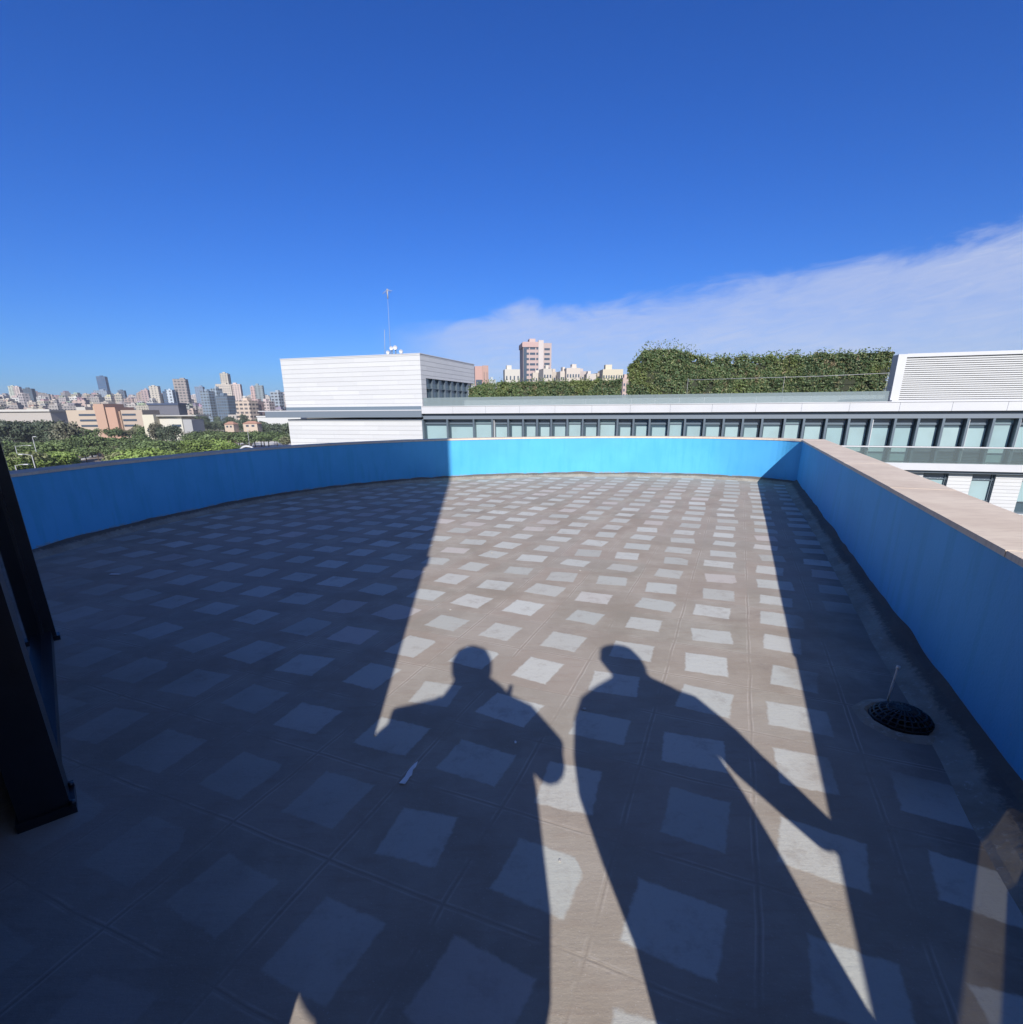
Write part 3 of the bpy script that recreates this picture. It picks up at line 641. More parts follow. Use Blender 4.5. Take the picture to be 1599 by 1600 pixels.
for x in (.54, .80):
    b = MB(); b.tube([(x,-.07,.05),(x,0,.055),(x,.12,.042),(x,.21,.034)], [.045,.052,.048,.03], 12, flat=.85); b.build('shoe', M['shoe'], root)

# ------------------------------------------------------------------ the white office building across the street
AZ = R(17.6656); OP = Vector((26.5406, 38.0, 0))
ob = empty('office_building', (OP.x, OP.y, 0), -AZ, label='long white clad office building across the street with ribbon windows and roof terrace', cat='building')
def part(name, m, *boxes, parent=ob, **k):     # boxes in local x along the front, y depth, z up
    b = MB()
    for q in boxes: b.box(*q)
    return b.build(name, M[m], parent, **k)
SL, SR = -50.5, 26.0
# upper white block (left)
def upper_block():
    b = MB()
    b.box(SL, -35.98, .0, 12.8, 1.72, 6.0)
    o = b.build('upper_storey', M['clad'], ob)
    bl = bpy.data.meshes['upper_storey']
    return o
b = MB()
b.box(SL, -36.3, 0, 12.8, 1.72, 6.0)                      # body, then the right hand face built round its glazed opening
b.box(-36.3, -35.98, 0, .95, 1.72, 6.0); b.box(-36.3, -35.98, .95, 12.8, 4.08, 6.0)
b.build('upper_storey', M['clad'], ob)
b = MB(); b.box(SL-.04, -35.94, -.03, 12.83, 6.0, 6.06); b.build('roof_capping', M['whitepanel'], ob)
wf = part('window_frame', 'mullion', *[(-36.28, -36.06, y-.04, y+.04, 1.75, 4.08) for y in [1.0+1.42*i for i in range(8)]], (-36.27,-36.1, .96, 11.0, 3.2, 3.26), (-36.27,-36.1,.96,11.0,1.73,1.85))
b = MB(); b.box(-36.295, -36.26, .96, 11.5, 1.72, 4.08); b.build('glass_pane', M['clearglass'], wf)
part('column', 'whitepanel', (-36.25,-36.03, 12.3, 12.6, 1.7, 4.08))
# white cladding of the storey below the left block
part('side_cladding', 'clad', (SL, -36.1, .02, 14, -22, .62))
part('edge_trim', 'whitepanel', (-36.1, -35.98, -.02, .6, -2.2, .62))
# fascia and soffit along the whole front
b = MB()
x = -35.9; i = 0
while x < SR:
    xe = min(x+3.0, SR); b.box(x, xe-.018, -.42, 14, 1.08, 1.66); x = xe
b.build('fascia', M['whitepanel'], ob)
part('fascia_shadow_gap', 'mullion', (-35.88, SR-.1, -.40, 13.9, 1.09, 1.64))
part('roof_edge_capping', 'whitepanel', (-35.9, SR, -.46, -.30, 1.66, 1.71))
part('dark_band', 'soffit', (SL-2.2, -35.92, -.45, 14.02, .78, 1.34), (-35.918, SR, -.10, .9, .60, 1.08))
part('band_cap', 'whitepanel', (SL-3.0, -35.92, -.47, 14.04, 1.34, 1.42), )
part('band_lip', 'transom', (SL, -35.93, -.02, 14.0, 1.42, 1.72))
# ribbon glazing
MX = [-36.04,-33.67,-31.19,-29.48,-28.04,-26.73,-25.51,-24.3,-22.95,-21.68,-20.37,-18.89,-17.64,-16.4,-14.95,-13.76,-12.36,-10.99,-9.65,-8.33,-6.82,-5.56,-4.11,-2.7,-1.31,.12,1.48,2.92,4.3,5.71,7.09,8.5,9.9,11.3,12.7,14.1,15.5,16.9]
random.seed(3)
plain = {2, 8, 10, 14, 20, 29, 32}
for i in range(len(MX)-1):
    x0, x1 = MX[i]+.02, MX[i+1]-.02
    f = part('window', 'mullion', (x0-.075, x0+.065, -.08, .55, -2.3, .60), (x0+.065, x1-.075, .33, .44, .16, .26), (x0+.065, x1-.075, .33, .44, -1.36, -1.28), (x0+.065, x1-.075, .34, .44, .52, .60))
    if i in (3, 24, 28, 30): 
        b = MB(); b.box(x0+.10, x0+.14, .05, .33, -2.3, .55); b.build('drain_pipe', M['whitepanel'], f)
    part('transom_pane', 'transom' if i not in plain else 'blindglass', (x0+.06, x1-.07, .38, .42, .255, .525), parent=f)
    top = .16 if i in plain else .16-random.choice([.12,.16,.2])
    part('pane', 'blindglass', (x0+.20 if i not in plain else x0+.08, x1-.12, .375, .405, -1.27, top-.02), parent=f)
    part('dark_pane', 'clearglass', (x0+.061, x1-.071, .406, .42, -1.285, .165), parent=f)
    pass
    low = 'blindglass' if i in (23,24,25,29) or i < 20 else 'clearglass'
    part('lower_pane', low, (x0+.06, x1-.07, .385, .425, -2.3, -1.355), parent=f)
    if low == 'clearglass':
        b = MB()
        for k in range(9): b.box(x0+.07, x1-.08, .30, .37, -2.26+k*.10, -2.225+k*.10)
        b.build('louvre', M['mullion'], f)
part('balcony_rail', 'whitepanel', (-35.9, SR, -.40, -.32, -1.32, -1.24))
part('balcony_glass', 'clearbal', (-35.9, SR, -.372, -.352, -2.36, -1.32))
part('floor_slab', 'whitepanel', (-35.9, SR, -.45, 14, -2.84, -2.36))
part('slab_soffit', 'soffit', (-35.88, SR, -.2, .3, -3.02, -2.842))
part('core', 'soffit', (-36.05, SR, .56, 13.8, -22, 1.08))
# storey under the slab: white piers with recessed windows
xs = [(-1.5,1.0,0),(1.0,2.55,1),(2.55,4.05,2),(4.05,5.42,1),(5.42,6.75,2),(6.75,8.25,1),(8.25,9.6,2),(9.6,11.1,1),(11.1,12.5,2),(12.5,14.1,1),(14.1,15.5,2),(15.5,26,1)]
M['pier'] = mat('white_plank_cladding', rough=.45, build=clad(.24, .022, (.57,.57,.56), (.53,.53,.525)))
pb = MB()
for x0, x1, kk in xs:
    if kk < 2: pb.box(x0, x1, .18, .6, -22, -3.02)
    else:
        f = part('window', 'mullion', (x0, x0+.06, .3, .5, -5.7, -3.02), (x1-.06, x1, .3, .5, -5.7, -3.02), (x0+.06, x1-.06, .3, .48, -5.7, -5.6), (x0+.06, x1-.06, .32, .48, -3.5, -3.44), (x0+.06, x1-.06, .32, .48, -4.92, -4.86), (x1-.16,x1-.12,.3,.5,-5.6,-3.02))
        part('pane', 'blindglass', (x0+.06, x1-.16, .42, .45, -4.86, -3.5), parent=f)
        part('upper_pane', 'transom', (x0+.06, x1-.06, .42, .45, -3.44, -3.02), parent=f)
        part('lower_pane', 'clearglass', (x0+.06, x1-.06, .42, .45, -5.6, -4.92), parent=f)
        pb.box(x0, x1, .18, .6, -22, -5.7)
pb.box(-35.9, -1.5, .18, .6, -22, -3.02)
pb.build('lower_wall', M['pier'], ob)
# roof terrace balustrade
b = MB()
x = -35.9
while x < -.6:
    b.box(x, min(x+1.792, -.55), .05, .07, 1.66, 2.40); x += 1.80
b.build('roof_balustrade_glass', M['balglass'], ob)
part('roof_deck', 'slatback', (-35.9, SR, .2, 13.7, 1.6, 1.665))
# planter that carries the hedges
part('planter', 'whitepanel', (-34.3, 1.2, 5.6, 7.2, 1.665, 2.25))
# louvred plant enclosure (right)
part('enclosure_frame', 'whitepanel', (-.45, .05, -.05, 1.1, 1.665, 4.72), (.05, 22, -.05, 1.1, 4.52, 4.74), (.05, 22, .6, 1.1, 1.665, 4.5))
b = MB(); z = 1.72
while z < 4.5:
    b.add([(.05,.02,z),(22,.02,z),(22,.12,z+.10),(.05,.12,z+.10),(.05,.02,z+.03),(22,.02,z+.03),(22,.12,z+.125),(.05,.12,z+.125)], [(0,1,2,3),(7,6,5,4),(4,5,1,0),(3,2,6,7),(0,3,7,4),(1,5,6,2)]); z += .132
fixn(b.build('louvre', M['slat'], ob))
part('enclosure_panel', 'slatback', (.051, 21.99, .3, .599, 1.665, 4.5))
part('enclosure_front', 'whitepanel', (-.45, 22, -.44, -.05, 1.66, 1.80))

# hedges on its roof
def hedge(name, s0, s1, y0, y1, topf, z0, n, label, seed, leafm='hedgeleaf', sz=.085):
    rnd = random.Random(seed); root = empty(name, (OP.x, OP.y, 0), -AZ, label=label, cat='hedge')
    b = MB(); N = int((s1-s0)/.5)
    for i in range(N):
        x0 = s0+(s1-s0)*i/N+.15; x1 = s0+(s1-s0)*(i+1)/N+.15; zt = topf((x0+x1)/2)-.45
        b.box(x0, min(x1, s1-.2), y0+.42, y1-.42, z0, zt)
    b.build('branches', M['hedgecore'], root)
    vs = []; fs = []
    for i in range(n):
        x = rnd.uniform(s0, s1); zt = topf(x); u = rnd.random()
        z = z0 + (zt-z0)*(u**.85); 
        lump = .28*noise.noise(Vector((x*.8, z*.8, seed))) + .15*noise.noise(Vector((x*2.6, z*2.6, seed+5)))
        if rnd.random() < .8: y = y0 + .22 + lump + rnd.random()**1.5*.35
        else: y = rnd.uniform(y0+.1, y1); z = zt - rnd.random()**2*.35 + (.15 if rnd.random() < .05 else 0)
        if rnd.random() < .14: z = min(z, zt)+rnd.random()**2*(.9 if -18.5 < x < -13 else .45) if z > zt-.3 else z
        if noise.noise(Vector((x*1.3, z*1.6, seed+9))) > .38 and rnd.random() < .8: continue
        d = Vector((rnd.gauss(0,1), rnd.gauss(0,1)-.6, rnd.gauss(0,1)+.3)).normalized(); t = d.orthogonal().normalized(); t = (Matrix.Rotation(rnd.uniform(0,6.28), 3, d) @ t); q = d.cross(t); s = sz*rnd.uniform(.6,1.35)
        p = Vector((x,y,z)); o = len(vs); vs += [p+t*s, p+q*s*.55, p-t*s, p-q*s*.55]; fs.append((o,o+1,o+2,o+3))
    b = MB(); b.add(vs, fs); b.build('foliage', M[leafm], root); return root
M['hedgecore'] = mat('hedge_twigs', (.035,.04,.022), .95)
nz = lambda x, s: .22*noise.noise(Vector((x*.9, s, 0)))+.12*noise.noise(Vector((x*3.1, s, 0)))
hedge('hedge', -34.0, -19.4, 5.7, 7.1, lambda x: 3.78+nz(x, 1)-.25*max(0, (-32-x)), 2.2, 22000, 'low clipped green hedge on the office roof terrace left of the tall hedge', 4)
def tall(x):
    h = 5.32 + nz(x, 7)
    if x < -12.6: h += .80*max(0, min(1, (-12.6-x)/2.6))
    if x < -17.6: h -= 1.3*max(0, min(1, (-17.6-x)/1.3))
    return h
hedge('hedge', -18.95, 1.0, 5.6, 7.3, tall, 2.2, 56000, 'tall bushy green hedge on the office roof terrace beside the louvred enclosure', 9)
b = MB(); b.tube([(-13.8, 4.9, 3.62), (-4, 4.9, 3.68), (.9, 4.9, 3.80)], .018, 6)
for x in (-13.8, -6.5, .6): b.tube([(x, 4.9, 1.66), (x, 4.9, 3.75)], .012, 6)
o = b.build('guard_rail', M['slatback']); o.location = (OP.x, OP.y, 0); o.rotation_euler.z = -AZ; tag(o, 'thin pale rail running in front of the tall roof hedge', 'rail')
# antennas on the upper block
an = empty('radio_mast', (0,0,0), label='tall thin radio mast with a small antenna head on the white block', cat='mast')
mb_ = AT(611, 553, 54); mt = AT(606, 457, 54); b = MB(); b.tube([mb_-Vector((0,0,.3)), mb_*.5+mt*.5, mt], [.02,.014,.009], 6); b.build('pole', M['slatback'], an)
b = MB(); 
for a in range(6):
    t = a*math.pi/3; b.tube([mt+Vector((.0,0,.25)), mt+Vector((.45*math.cos(t), .45*math.sin(t), .12*math.cos(a)))], .02, 5)
b.tube([mt+Vector((0,0,-.5)), mt+Vector((0,0,.3))], .06, 8); b.build('antenna_head', M['slatback'], an)
b = MB(); b.tube([AT(602,553,54)-Vector((0,0,.2)), AT(601.5,515,54)], .02, 6); tag(b.build('whip_antenna', M['slatback']), 'short thin whip antenna just left of the tall radio mast', 'antenna')
def dish(px, py, r, lab):
    root = empty('dish_antenna', (0,0,0), label=lab, cat='antenna', group='white dish antennas on the office roof'); p = AT(px, py, 53)
    b = MB(); n = 16; vs = [p+Vector((0,.12,0))]; fs = []
    for k in range(n): t = 2*math.pi*k/n; vs.append(p+Vector((r*math.cos(t), 0, r*math.sin(t))))
    for k in range(n): vs.append(vs[1+k]+Vector((0,.22,0)))
    vs.append(p+Vector((0,.30,0)))
    for k in range(n): fs += [(0,1+k,1+(k+1)%n), (1+k,1+n+k,1+n+(k+1)%n,1+(k+1)%n), (1+2*n,1+n+(k+1)%n,1+n+k)]
    b.add(vs, fs); fixn(b.build('dish', M['whitepanel'], root))
    b = MB(); b.tube([(p.x,p.y+.2,6.0),(p.x,p.y+.2,p.z)], .05, 6); b.build('pole', M['mullion'], root)
dish(612, 544, .17, 'white drum dish at the foot of the radio mast'); dish(618, 543, .19, 'larger white square looking dish right of the mast foot')
dish(606.5, 550.5, .16, 'low white dish left of the mast foot'); dish(627, 549, .17, 'white dish apart on the right of the mast foot')
b = MB(); p = AT(634, 551, 53); b.box(p.x-.9, p.x+.5, p.y, p.y+.5, 6.06, 6.28); tag(b.build('roof_unit', M['slatback']), 'low grey box unit on the roof right of the dishes', 'roof unit')

# ------------------------------------------------------------------ the city
def facade_build(n, b):
    O = n.objc(); x, y, z = n.sep(O); oi = n.n.new('ShaderNodeObjectInfo'); r = oi.outputs['Random']
    px = n.mr(r, 0, 1, 3.6, 7.5); u = n.m('DIVIDE', n.m('ADD', n.m('ADD', x, y), n.m('MULTIPLY', r, 9)), px); v = n.m('DIVIDE', z, n.mr(n.m('FRACT', n.m('MULTIPLY', r, 3.3)), 0, 1, 3.2, 6.4))
    fu = n.m('FRACT', u); fv = n.m('FRACT', v)
    wd = n.mr(n.m('FRACT', n.m('MULTIPLY', r, 7.7)), 0, 1, .34, .72)
    a = n.m('MULTIPLY', n.m('GREATER_THAN', fu, .14), n.m('LESS_THAN', fu, n.m('ADD', wd, .14)))
    c = n.m('MULTIPLY', n.m('GREATER_THAN', fv, .30), n.m('LESS_THAN', fv, .80))
    wn = n.n.new('ShaderNodeTexWhiteNoise'); wn.noise_dimensions = '3D'; n.l.new(n.comb(n.m('FLOOR', u), n.m('FLOOR', v), r), wn.inputs['Vector'])
    up = n.sep(n.n.new('ShaderNodeNewGeometry').outputs['Normal'])[2]
    wall = n.m('LESS_THAN', n.m('ABSOLUTE', up), .5)
    m_ = n.m('MULTIPLY', n.m('MULTIPLY', a, c), wall)
    d, _ = n.noise(O, .12, 4, .6)
    base = n.v('SCALE', oi.outputs['Color'], n.mr(d, .3, .7, .85, 1.1))
    wc = n.mix(wn.outputs[0], (.03,.04,.055), (.17,.16,.16))
    setc(n, b, n.v('SCALE', n.mix(n.m('MULTIPLY', m_, .95), base, wc), .64))
M['facade'] = mat('rendered_facade_with_windows', rough=.8, build=facade_build, spec=.2)
M['objcol'] = mat('painted_render', rough=.8, build=lambda n, b: setc(n, b, n.v('SCALE', n.n.new('ShaderNodeObjectInfo').outputs['Color'], .64)), spec=.2)
M['cityglass'] = mat('city_window_glass', (.05,.07,.10), .15, spec=.8)
def block(px0, px1, ytop, D, color, label, name='apartment_building', group=None, depth=None, rot=None, hut=True, pcol=None, cat='building', glass=False, bands=None, zb=None, mt='facade'):
    a = AT(px0, ytop, D); c = AT(px1, ytop, D); wd = c.x-a.x; x = (a.x+c.x)/2; depth = depth or max(12, wd*.8); y = D+depth/2
    zb = terrain_z(x, y)-4 if zb is None else zb
    ang = rot if rot is not None else -math.atan2(x, D)*.6
    b = MB(); b.box(-wd/2, wd/2, -depth/2, depth/2, 0, a.z-zb)
    o = b.build(name, M[mt], label=label, cat=cat, group=group); o.location = (x*(y/D), y, zb); o.rotation_euler.z = ang; o.color = (*color, 1)
    if hut:
        b = MB(); k = random.uniform(-.2,.2)*wd; h = random.uniform(1.8,3.6); b.box(k-wd*.16, k+wd*.16, -depth*.25, depth*.2, a.z-zb-.01, a.z-zb+h)
        q = b.build('stair_hut', M['objcol'], o); q.color = (*[min(1, v*1.1) for v in color], 1)
        if group and random.random() < .6:
            b = MB(); k = random.choice((-1,1))*wd*random.uniform(.12,.22); e = random.uniform(2.9,6.2); f = random.uniform(.2,.27); b.box(k-wd*f, k+wd*f, -depth*.38, depth*.38, a.z-zb-.02, a.z-zb+e)
            q = b.build('set_back_storey', M['facade'], o); q.color = (*[min(1, v*random.uniform(.7,1.1)) for v in color], 1)
    return o, wd, depth, a.z-zb
random.seed(21)
PAL = [(.62,.54,.46),(.66,.60,.54),(.72,.70,.66),(.55,.44,.38),(.60,.46,.40),(.50,.46,.42),(.68,.62,.50),(.42,.38,.36),(.58,.52,.50)]
names = {0:'cream',1:'pale beige',2:'off white',3:'tan',4:'pinkish',5:'grey beige',6:'yellowish',7:'dull brown',8:'pale grey'}
count = 0
for D, n0, n1, w0, w1, h0, h1 in ((780,290,446,16,26,13,24),(900,-70,446,16,28,12,22),(1040,-70,446,16,28,12,22),(1200,-70,446,16,28,12,24),(1400,-70,446,18,30,13,26),(1640,-70,446,20,32,14,28),(1950,-70,446,22,36,14,32),(2350,-70,446,26,40,14,34)):
    px = n0
    while px < n1 and count < 292:
        wdm = random.uniform(w0, w1)*.84; wpx = wdm/D*864
        dd = D*random.uniform(.95, 1.06); g = AT(px+wpx/2, 640, dd); tz = terrain_z(g.x, g.y)
        h = random.uniform(h0, h1); 
        if random.random() < .07: h *= 1.5
        ytop = 640-(px-800)*.0076-((tz+h-CAM_H)/dd*864)
        k = random.randrange(len(PAL)); j = random.uniform(.85, 1.1)
        size = 'tall narrow' if h > 30 else ('mid rise' if h > 20 else 'low')
        dist = 'nearest the park' if D < 1000 else ('halfway up the city hillside' if D < 1500 else 'far off on the city skyline')
        block(px, px+wpx, ytop, dd, tuple(min(.85, v*j) for v in PAL[k]), f'{size} {names[k]} block {dist}', group=f'{size} {names[k]} blocks {dist}', rot=random.uniform(-.5,.5))
        count += 1; px += wpx*random.uniform(1.0, 1.75 if D < 1500 else 1.9)
T = [(15,23,603,1500,(.62,.66,.55),'slender pale green tower at the far left of the skyline'),(23,31,604,1480,(.72,.60,.55),'slender pinkish tower beside the pale green one at far left'),
 (33,40,609,1500,(.74,.72,.70),'narrow white tower just left of the dark slate tower'),(39,51,607,1400,(.10,.14,.18),'dark slate glass tower at the far left of the skyline'),
 (153,165,588,1800,(.07,.17,.33),'blue glass tower standing high above the left skyline'),(151,169,610,1750,(.35,.42,.50),'grey blue podium building at the foot of the blue tower'),
 (186,195,610,1500,(.14,.18,.24),'dark blue grey block right of the blue tower'),(222,232,609,1400,(.55,.42,.40),'dusky pink block in the middle cluster of the left skyline'),(235,248,603,1350,(.68,.62,.52),'cream stepped tower in the middle cluster of the left skyline'),
 (256,262,611,1100,(.10,.16,.26),'narrow dark blue slab left of the white striped tower'),(262,270,609,1100,(.62,.68,.74),'pale blue and white striped tower'),(270,276,611,1110,(.09,.13,.20),'narrow dark slab right of the white striped tower'),
 (273,291,592,1300,(.46,.40,.36),'broad beige brown tower in the middle of the left skyline'),(306,318,604,1250,(.26,.34,.46),'blue topped tower behind the glass pair'),
 (316,332,611,800,(.30,.38,.46),'blue grey glass tower, left one of the near glass pair'),(332,344,607,830,(.38,.47,.55),'light blue grey glass tower between the near glass towers'),(341,363,618,790,(.17,.23,.30),'dark broad glass tower, right one of the near glass pair'),
 (345,356,583,1400,(.66,.60,.50),'tallest cream tower of the left skyline'),(355,359,584,1410,(.16,.22,.32),'thin dark blue shaft against the tallest cream tower'),(340,362,600,1200,(.72,.64,.54),'cream building at the foot of the tallest tower'),(360,376,600,1210,(.76,.62,.56),'pale pink slab right of the tallest tower'),
 (392,400,604,1250,(.70,.50,.46),'narrow pink tower beside the grey tower near the white block'),(399,411,602,1200,(.32,.38,.40),'grey green tower near the white block'),(425,440,612,900,(.42,.48,.54),'blue grey office tower close to the white block'),
 (373,398,626,700,(.76,.62,.50),'sunlit cream apartment block behind the park trees'),(397,409,627,720,(.42,.33,.32),'brown apartment block right of the sunlit cream block'),(409,426,627,730,(.66,.56,.54),'pinkish grid fronted apartment block by the park')]
for px0, px1, yt, D, c, lab in T:
    o, wd, dp, h = block(px0, px1, yt, D, c, lab, name='tower' if yt < 615 else 'apartment_building', cat='tower' if yt < 615 else 'building', rot=-math.atan2((px0+px1)/2-800, 864)*-.5 if D < 1000 else 0.25)
# modelled windows on the nearer towers
def grid_windows(o, wd, dp, h, nx, nz, z0, fw=.6, fh=.55, name='window', m='cityglass'):
    st = wd/nx; sh = (h-z0-2)/nz; me = None
    for j in range(nz):
        b = MB()
        if me is None:
            for i in range(nx): b.box(-wd/2+st*(i+.5-fw/2), -wd/2+st*(i+.5+fw/2), -dp/2-.12, -dp/2+.3, z0, z0+sh*fh)
            q = b.build(name+'_row', M[m], o); me = q
        else:
            q = me.copy(); COL.objects.link(q); q.parent = o; q.location.z = sh*j
def near_block(px0, px1, yt, D, c, lab, nx, nz, z0, fw=.6, fh=.5, name='apartment_building', m='cityglass', **k):
    o, wd, dp, h = block(px0, px1, yt, D, c, lab, name=name, mt='objcol', **k)
    grid_windows(o, wd, dp, h, nx, nz, z0, fw, fh, m=m); return o, wd, dp, h
# behind the office roof hedges
near_block(788,812,577,480,(.74,.70,.62),'small cream and white apartment block left of the tall pinkish tower',4,6,40-22,.35,.5, rot=.12)
o, wd, dp, h = near_block(815,845,534,520,(.66,.50,.46),'tall pinkish stone tower with banded floors above the hedge',3,15,16,.84,.42,name='tower',cat='tower',rot=.10,depth=26)
b = MB(); b.box(-wd/2-.8, wd/2+.8, -dp/2-.8, dp/2+.8, h-4.5, h-.6); q = b.build('crown_band', M['objcol'], o); q.color = (.70,.48,.44,1)
b = MB(); b.box(-wd/2+.2, -wd/2+3.2, -dp/2-1.0, -dp/2+1.2, 4, h-4.5); q = b.build('corner_shaft', M['cityglass'], o)
b = MB(); b.box(wd/2-3.5, wd/2+1.2, -dp/2-1.2, -dp/2+2.0, 4, h+1.2); q = b.build('stair_shaft', M['objcol'], o); q.color = (.76,.68,.64,1)
o, wd, dp, h = near_block(846,860,536,528,(.62,.50,.47),'narrow right wing of the tall pinkish tower above the hedge',1,16,16,.62,.45,name='tower',cat='tower',rot=.10,depth=20,hut=False)
near_block(742,754,572,420,(.66,.42,.36),'pink block with dark upper window beside the white cladding',1,2,26,.8,.5,rot=.1,hut=False)
near_block(754,763,571,430,(.60,.40,.34),'pair of pink brown stair shafts beside the white cladding',2,1,30,.14,.9,rot=.1,hut=False)
near_block(763,775,593,560,(.52,.56,.56),'small grey green block low above the clipped hedge',3,4,24,.6,.5,rot=.1)
CN = [(832,848,582,455,(.74,.66,.56),'low cream block in front of the foot of the tall tower'),(846,860,576,440,(.72,.66,.58),'cream stepped apartment block right of the tower foot'),(858,873,581,445,(.66,.58,.50),'beige balconied block beside the stepped cream one'),
 (873,884,580,430,(.76,.68,.60),'warm white apartment block left of the domed one'),(883,905,575,425,(.74,.66,.58),'broad cream apartment block with a round roof dome'),(903,917,580,450,(.62,.54,.50),'dull beige block right of the domed block'),
 (915,930,584,440,(.72,.66,.60),'lower pale block in the dip above the hedge'),(928,945,583,450,(.66,.55,.42),'tan block left of the yellowish one'),(940,972,577,430,(.76,.68,.52),'yellowish apartment block at the right end of the low hedge'),(972,990,590,400,(.66,.50,.44),'pinkish block seen in the gap between the two hedges')]
for px0, px1, yt, D, c, lab in CN:
    o, wd, dp, h = near_block(px0, px1, yt, D, c, lab, max(3, int((px1-px0)/4)), 8, h-60 if False else 17, .5, .5, rot=random.uniform(-.1,.3))
    if 'dome' in lab and 'left of' not in lab and 'right of' not in lab:
        b = MB(); r = wd*.26; b.loft([(1.5,0,h-.1,r,r),(1.5,0,h+r*.35,r*.95,r*.95),(1.5,0,h+r*.6,r*.72,r*.72),(1.5,0,h+r*.75,r*.35,r*.35),(1.5,0,h+r*.78,.1,.1)], 18); b.build('dome', M['whitepanel'], o)
for px0, px1, yt, D in ((640,700,600,900),(700,760,598,950),(770,815,602,700),(812,850,602,620),(850,910,590,560),(905,960,588,600),(955,1010,592,600),(1010,1090,600,700)):
    k = random.randrange(6); block(px0, px1, yt, D, PAL[k], f'{names[k]} block mostly hidden behind the office roof hedges', group=f'{names[k]} blocks hidden behind the roof hedges')

# buildings in and beside the park
def box_house(name, label, px0, px1, yt, D, depth, color, parts, rot=0, cat='building'):
    a = AT(px0, yt, D); c = AT(px1, yt, D); root = empty(name, ((a.x+c.x)/2, D, GZ), rot, label=label, cat=cat)
    return root, c.x-a.x, a.z-GZ
root, wd, h = box_house('brick_building', 'orange brick and beige park building with central towers and long window strips', 103, 222, 641, 440, 20, None, None)
def cb(name, col, *boxes, parent=root, m='objcol'):
    b = MB()
    for q in boxes: b.box(*q)
    o = b.build(name, M[m], parent); 
    if col: o.color = (*col, 1)
    return o
cb('wing', (.66,.54,.42), (-wd/2, -wd/2+wd*.42, 0, 22, 0, h)); cb('wing', (.62,.50,.40), (wd*.22, wd/2, 0, 22, 0, h-.2))
cb('brick_tower', (.64,.42,.31), (-wd*.085, wd*.045, -3, 20, 0, h+4.6)); cb('brick_tower', (.66,.41,.30), (wd*.075, wd*.20, -4, 18, 0, h+2.0))
cb('link', (.30,.17,.12), (wd*.045, wd*.075, 0, 18, 0, h+1.0)); cb('side_block', (.50,.34,.25), (wd*.20, wd*.22, -1, 18, 0, h-1))
for k in range(3):
    z = h-4.4-k*4.2
    w_ = cb('window_strip', None, (-wd/2+wd*.16, -wd*.095, -.25, .6, z, z+1.5), m='cityglass'); w_ = cb('window_strip', None, (wd*.23, wd/2-wd*.09, -.25, .6, z, z+1.5), m='cityglass')
cb('roof_house', (.70,.50,.34), (-wd*.16, -wd*.09, 2, 14, h, h+3.2)); cb('roof_house', (.62,.60,.55), (-wd*.42, -wd*.30, 5, 14, h, h+2.4))
root, wd, h = box_house('white_villa', 'bright cream L shaped park building with a flat roof among the trees', 222, 302, 648, 385, 18, None, None)
cb('wall', (.82,.76,.60), (-wd/2, -wd*.28, 0, 20, 0, h), parent=root); cb('wall', (.80,.76,.66), (-wd*.28+.01, wd*.16, 6, 22, 0, h-1.2), parent=root); cb('wall', (.82,.78,.66), (wd*.08, wd*.33, -4, 5.9, 0, h-3.0), parent=root); cb('wing', (.50,.50,.50), (wd*.33, wd/2, -3, 12, 0, h-3.4), parent=root)
cb('roof', (.60,.58,.54), (-wd*.28, wd/2+.4, 3, 23, h-1.19, h-.5), parent=root)
for k in range(3): cb('window', None, (-wd*.44+k*wd*.05, -wd*.415+k*wd*.05, -.15, .5, 6, 8.2), (-wd*.44+k*wd*.05, -wd*.415+k*wd*.05, -.15, .5, 10.5, 12.4), parent=root, m='cityglass')
cb('window', None, (-wd*.05, wd*.09, 5.8, 6.5, h-6.2, h-3.4), parent=root, m='cityglass'); cb('window', None, (wd*.12, wd*.3, -4.15, -3.5, h-8.2, h-6.6), parent=root, m='cityglass')
root, wd, h = box_house('long_hall', 'long low grey roofed hall behind the dark trees at far left', -30, 78, 641, 500, 30, None, None)
cb('wall', (.58,.53,.48), (-wd/2, wd/2, 0, 30, 0, h-1.6), parent=root); cb('roof', (.62,.58,.52), (-wd/2-1, wd/2+1, -1.5, 31, h-1.6, h), parent=root); cb('parapet', (.72,.69,.64), (-wd/2-1, wd/2+1, -1.7, -1.51, h-1.4, h+.5), parent=root)
root, wd, h = box_house('long_shed', 'long low white building with pale roof beside the white office block', 402, 470, 650, 520, 16, None, None)
cb('wall', (.78,.78,.76), (-wd/2, wd/2, 0, 16, 0, h-1), parent=root); cb('roof', (.80,.80,.79), (-wd/2-.5, wd/2+.5, -.6, 17, h-.99, h), parent=root)
root, wd, h = box_house('dark_hall', 'long dark blue roofed hall at the city edge behind the cream villa', 231, 278, 630, 640, 16, None, None)
cb('wall', (.20,.20,.23), (-wd/2, wd/2, 0, 16, 0, h-2), parent=root); cb('roof', (.09,.12,.20), (-wd/2-1, wd/2+1, -1, 17, h-1.99, h), parent=root)
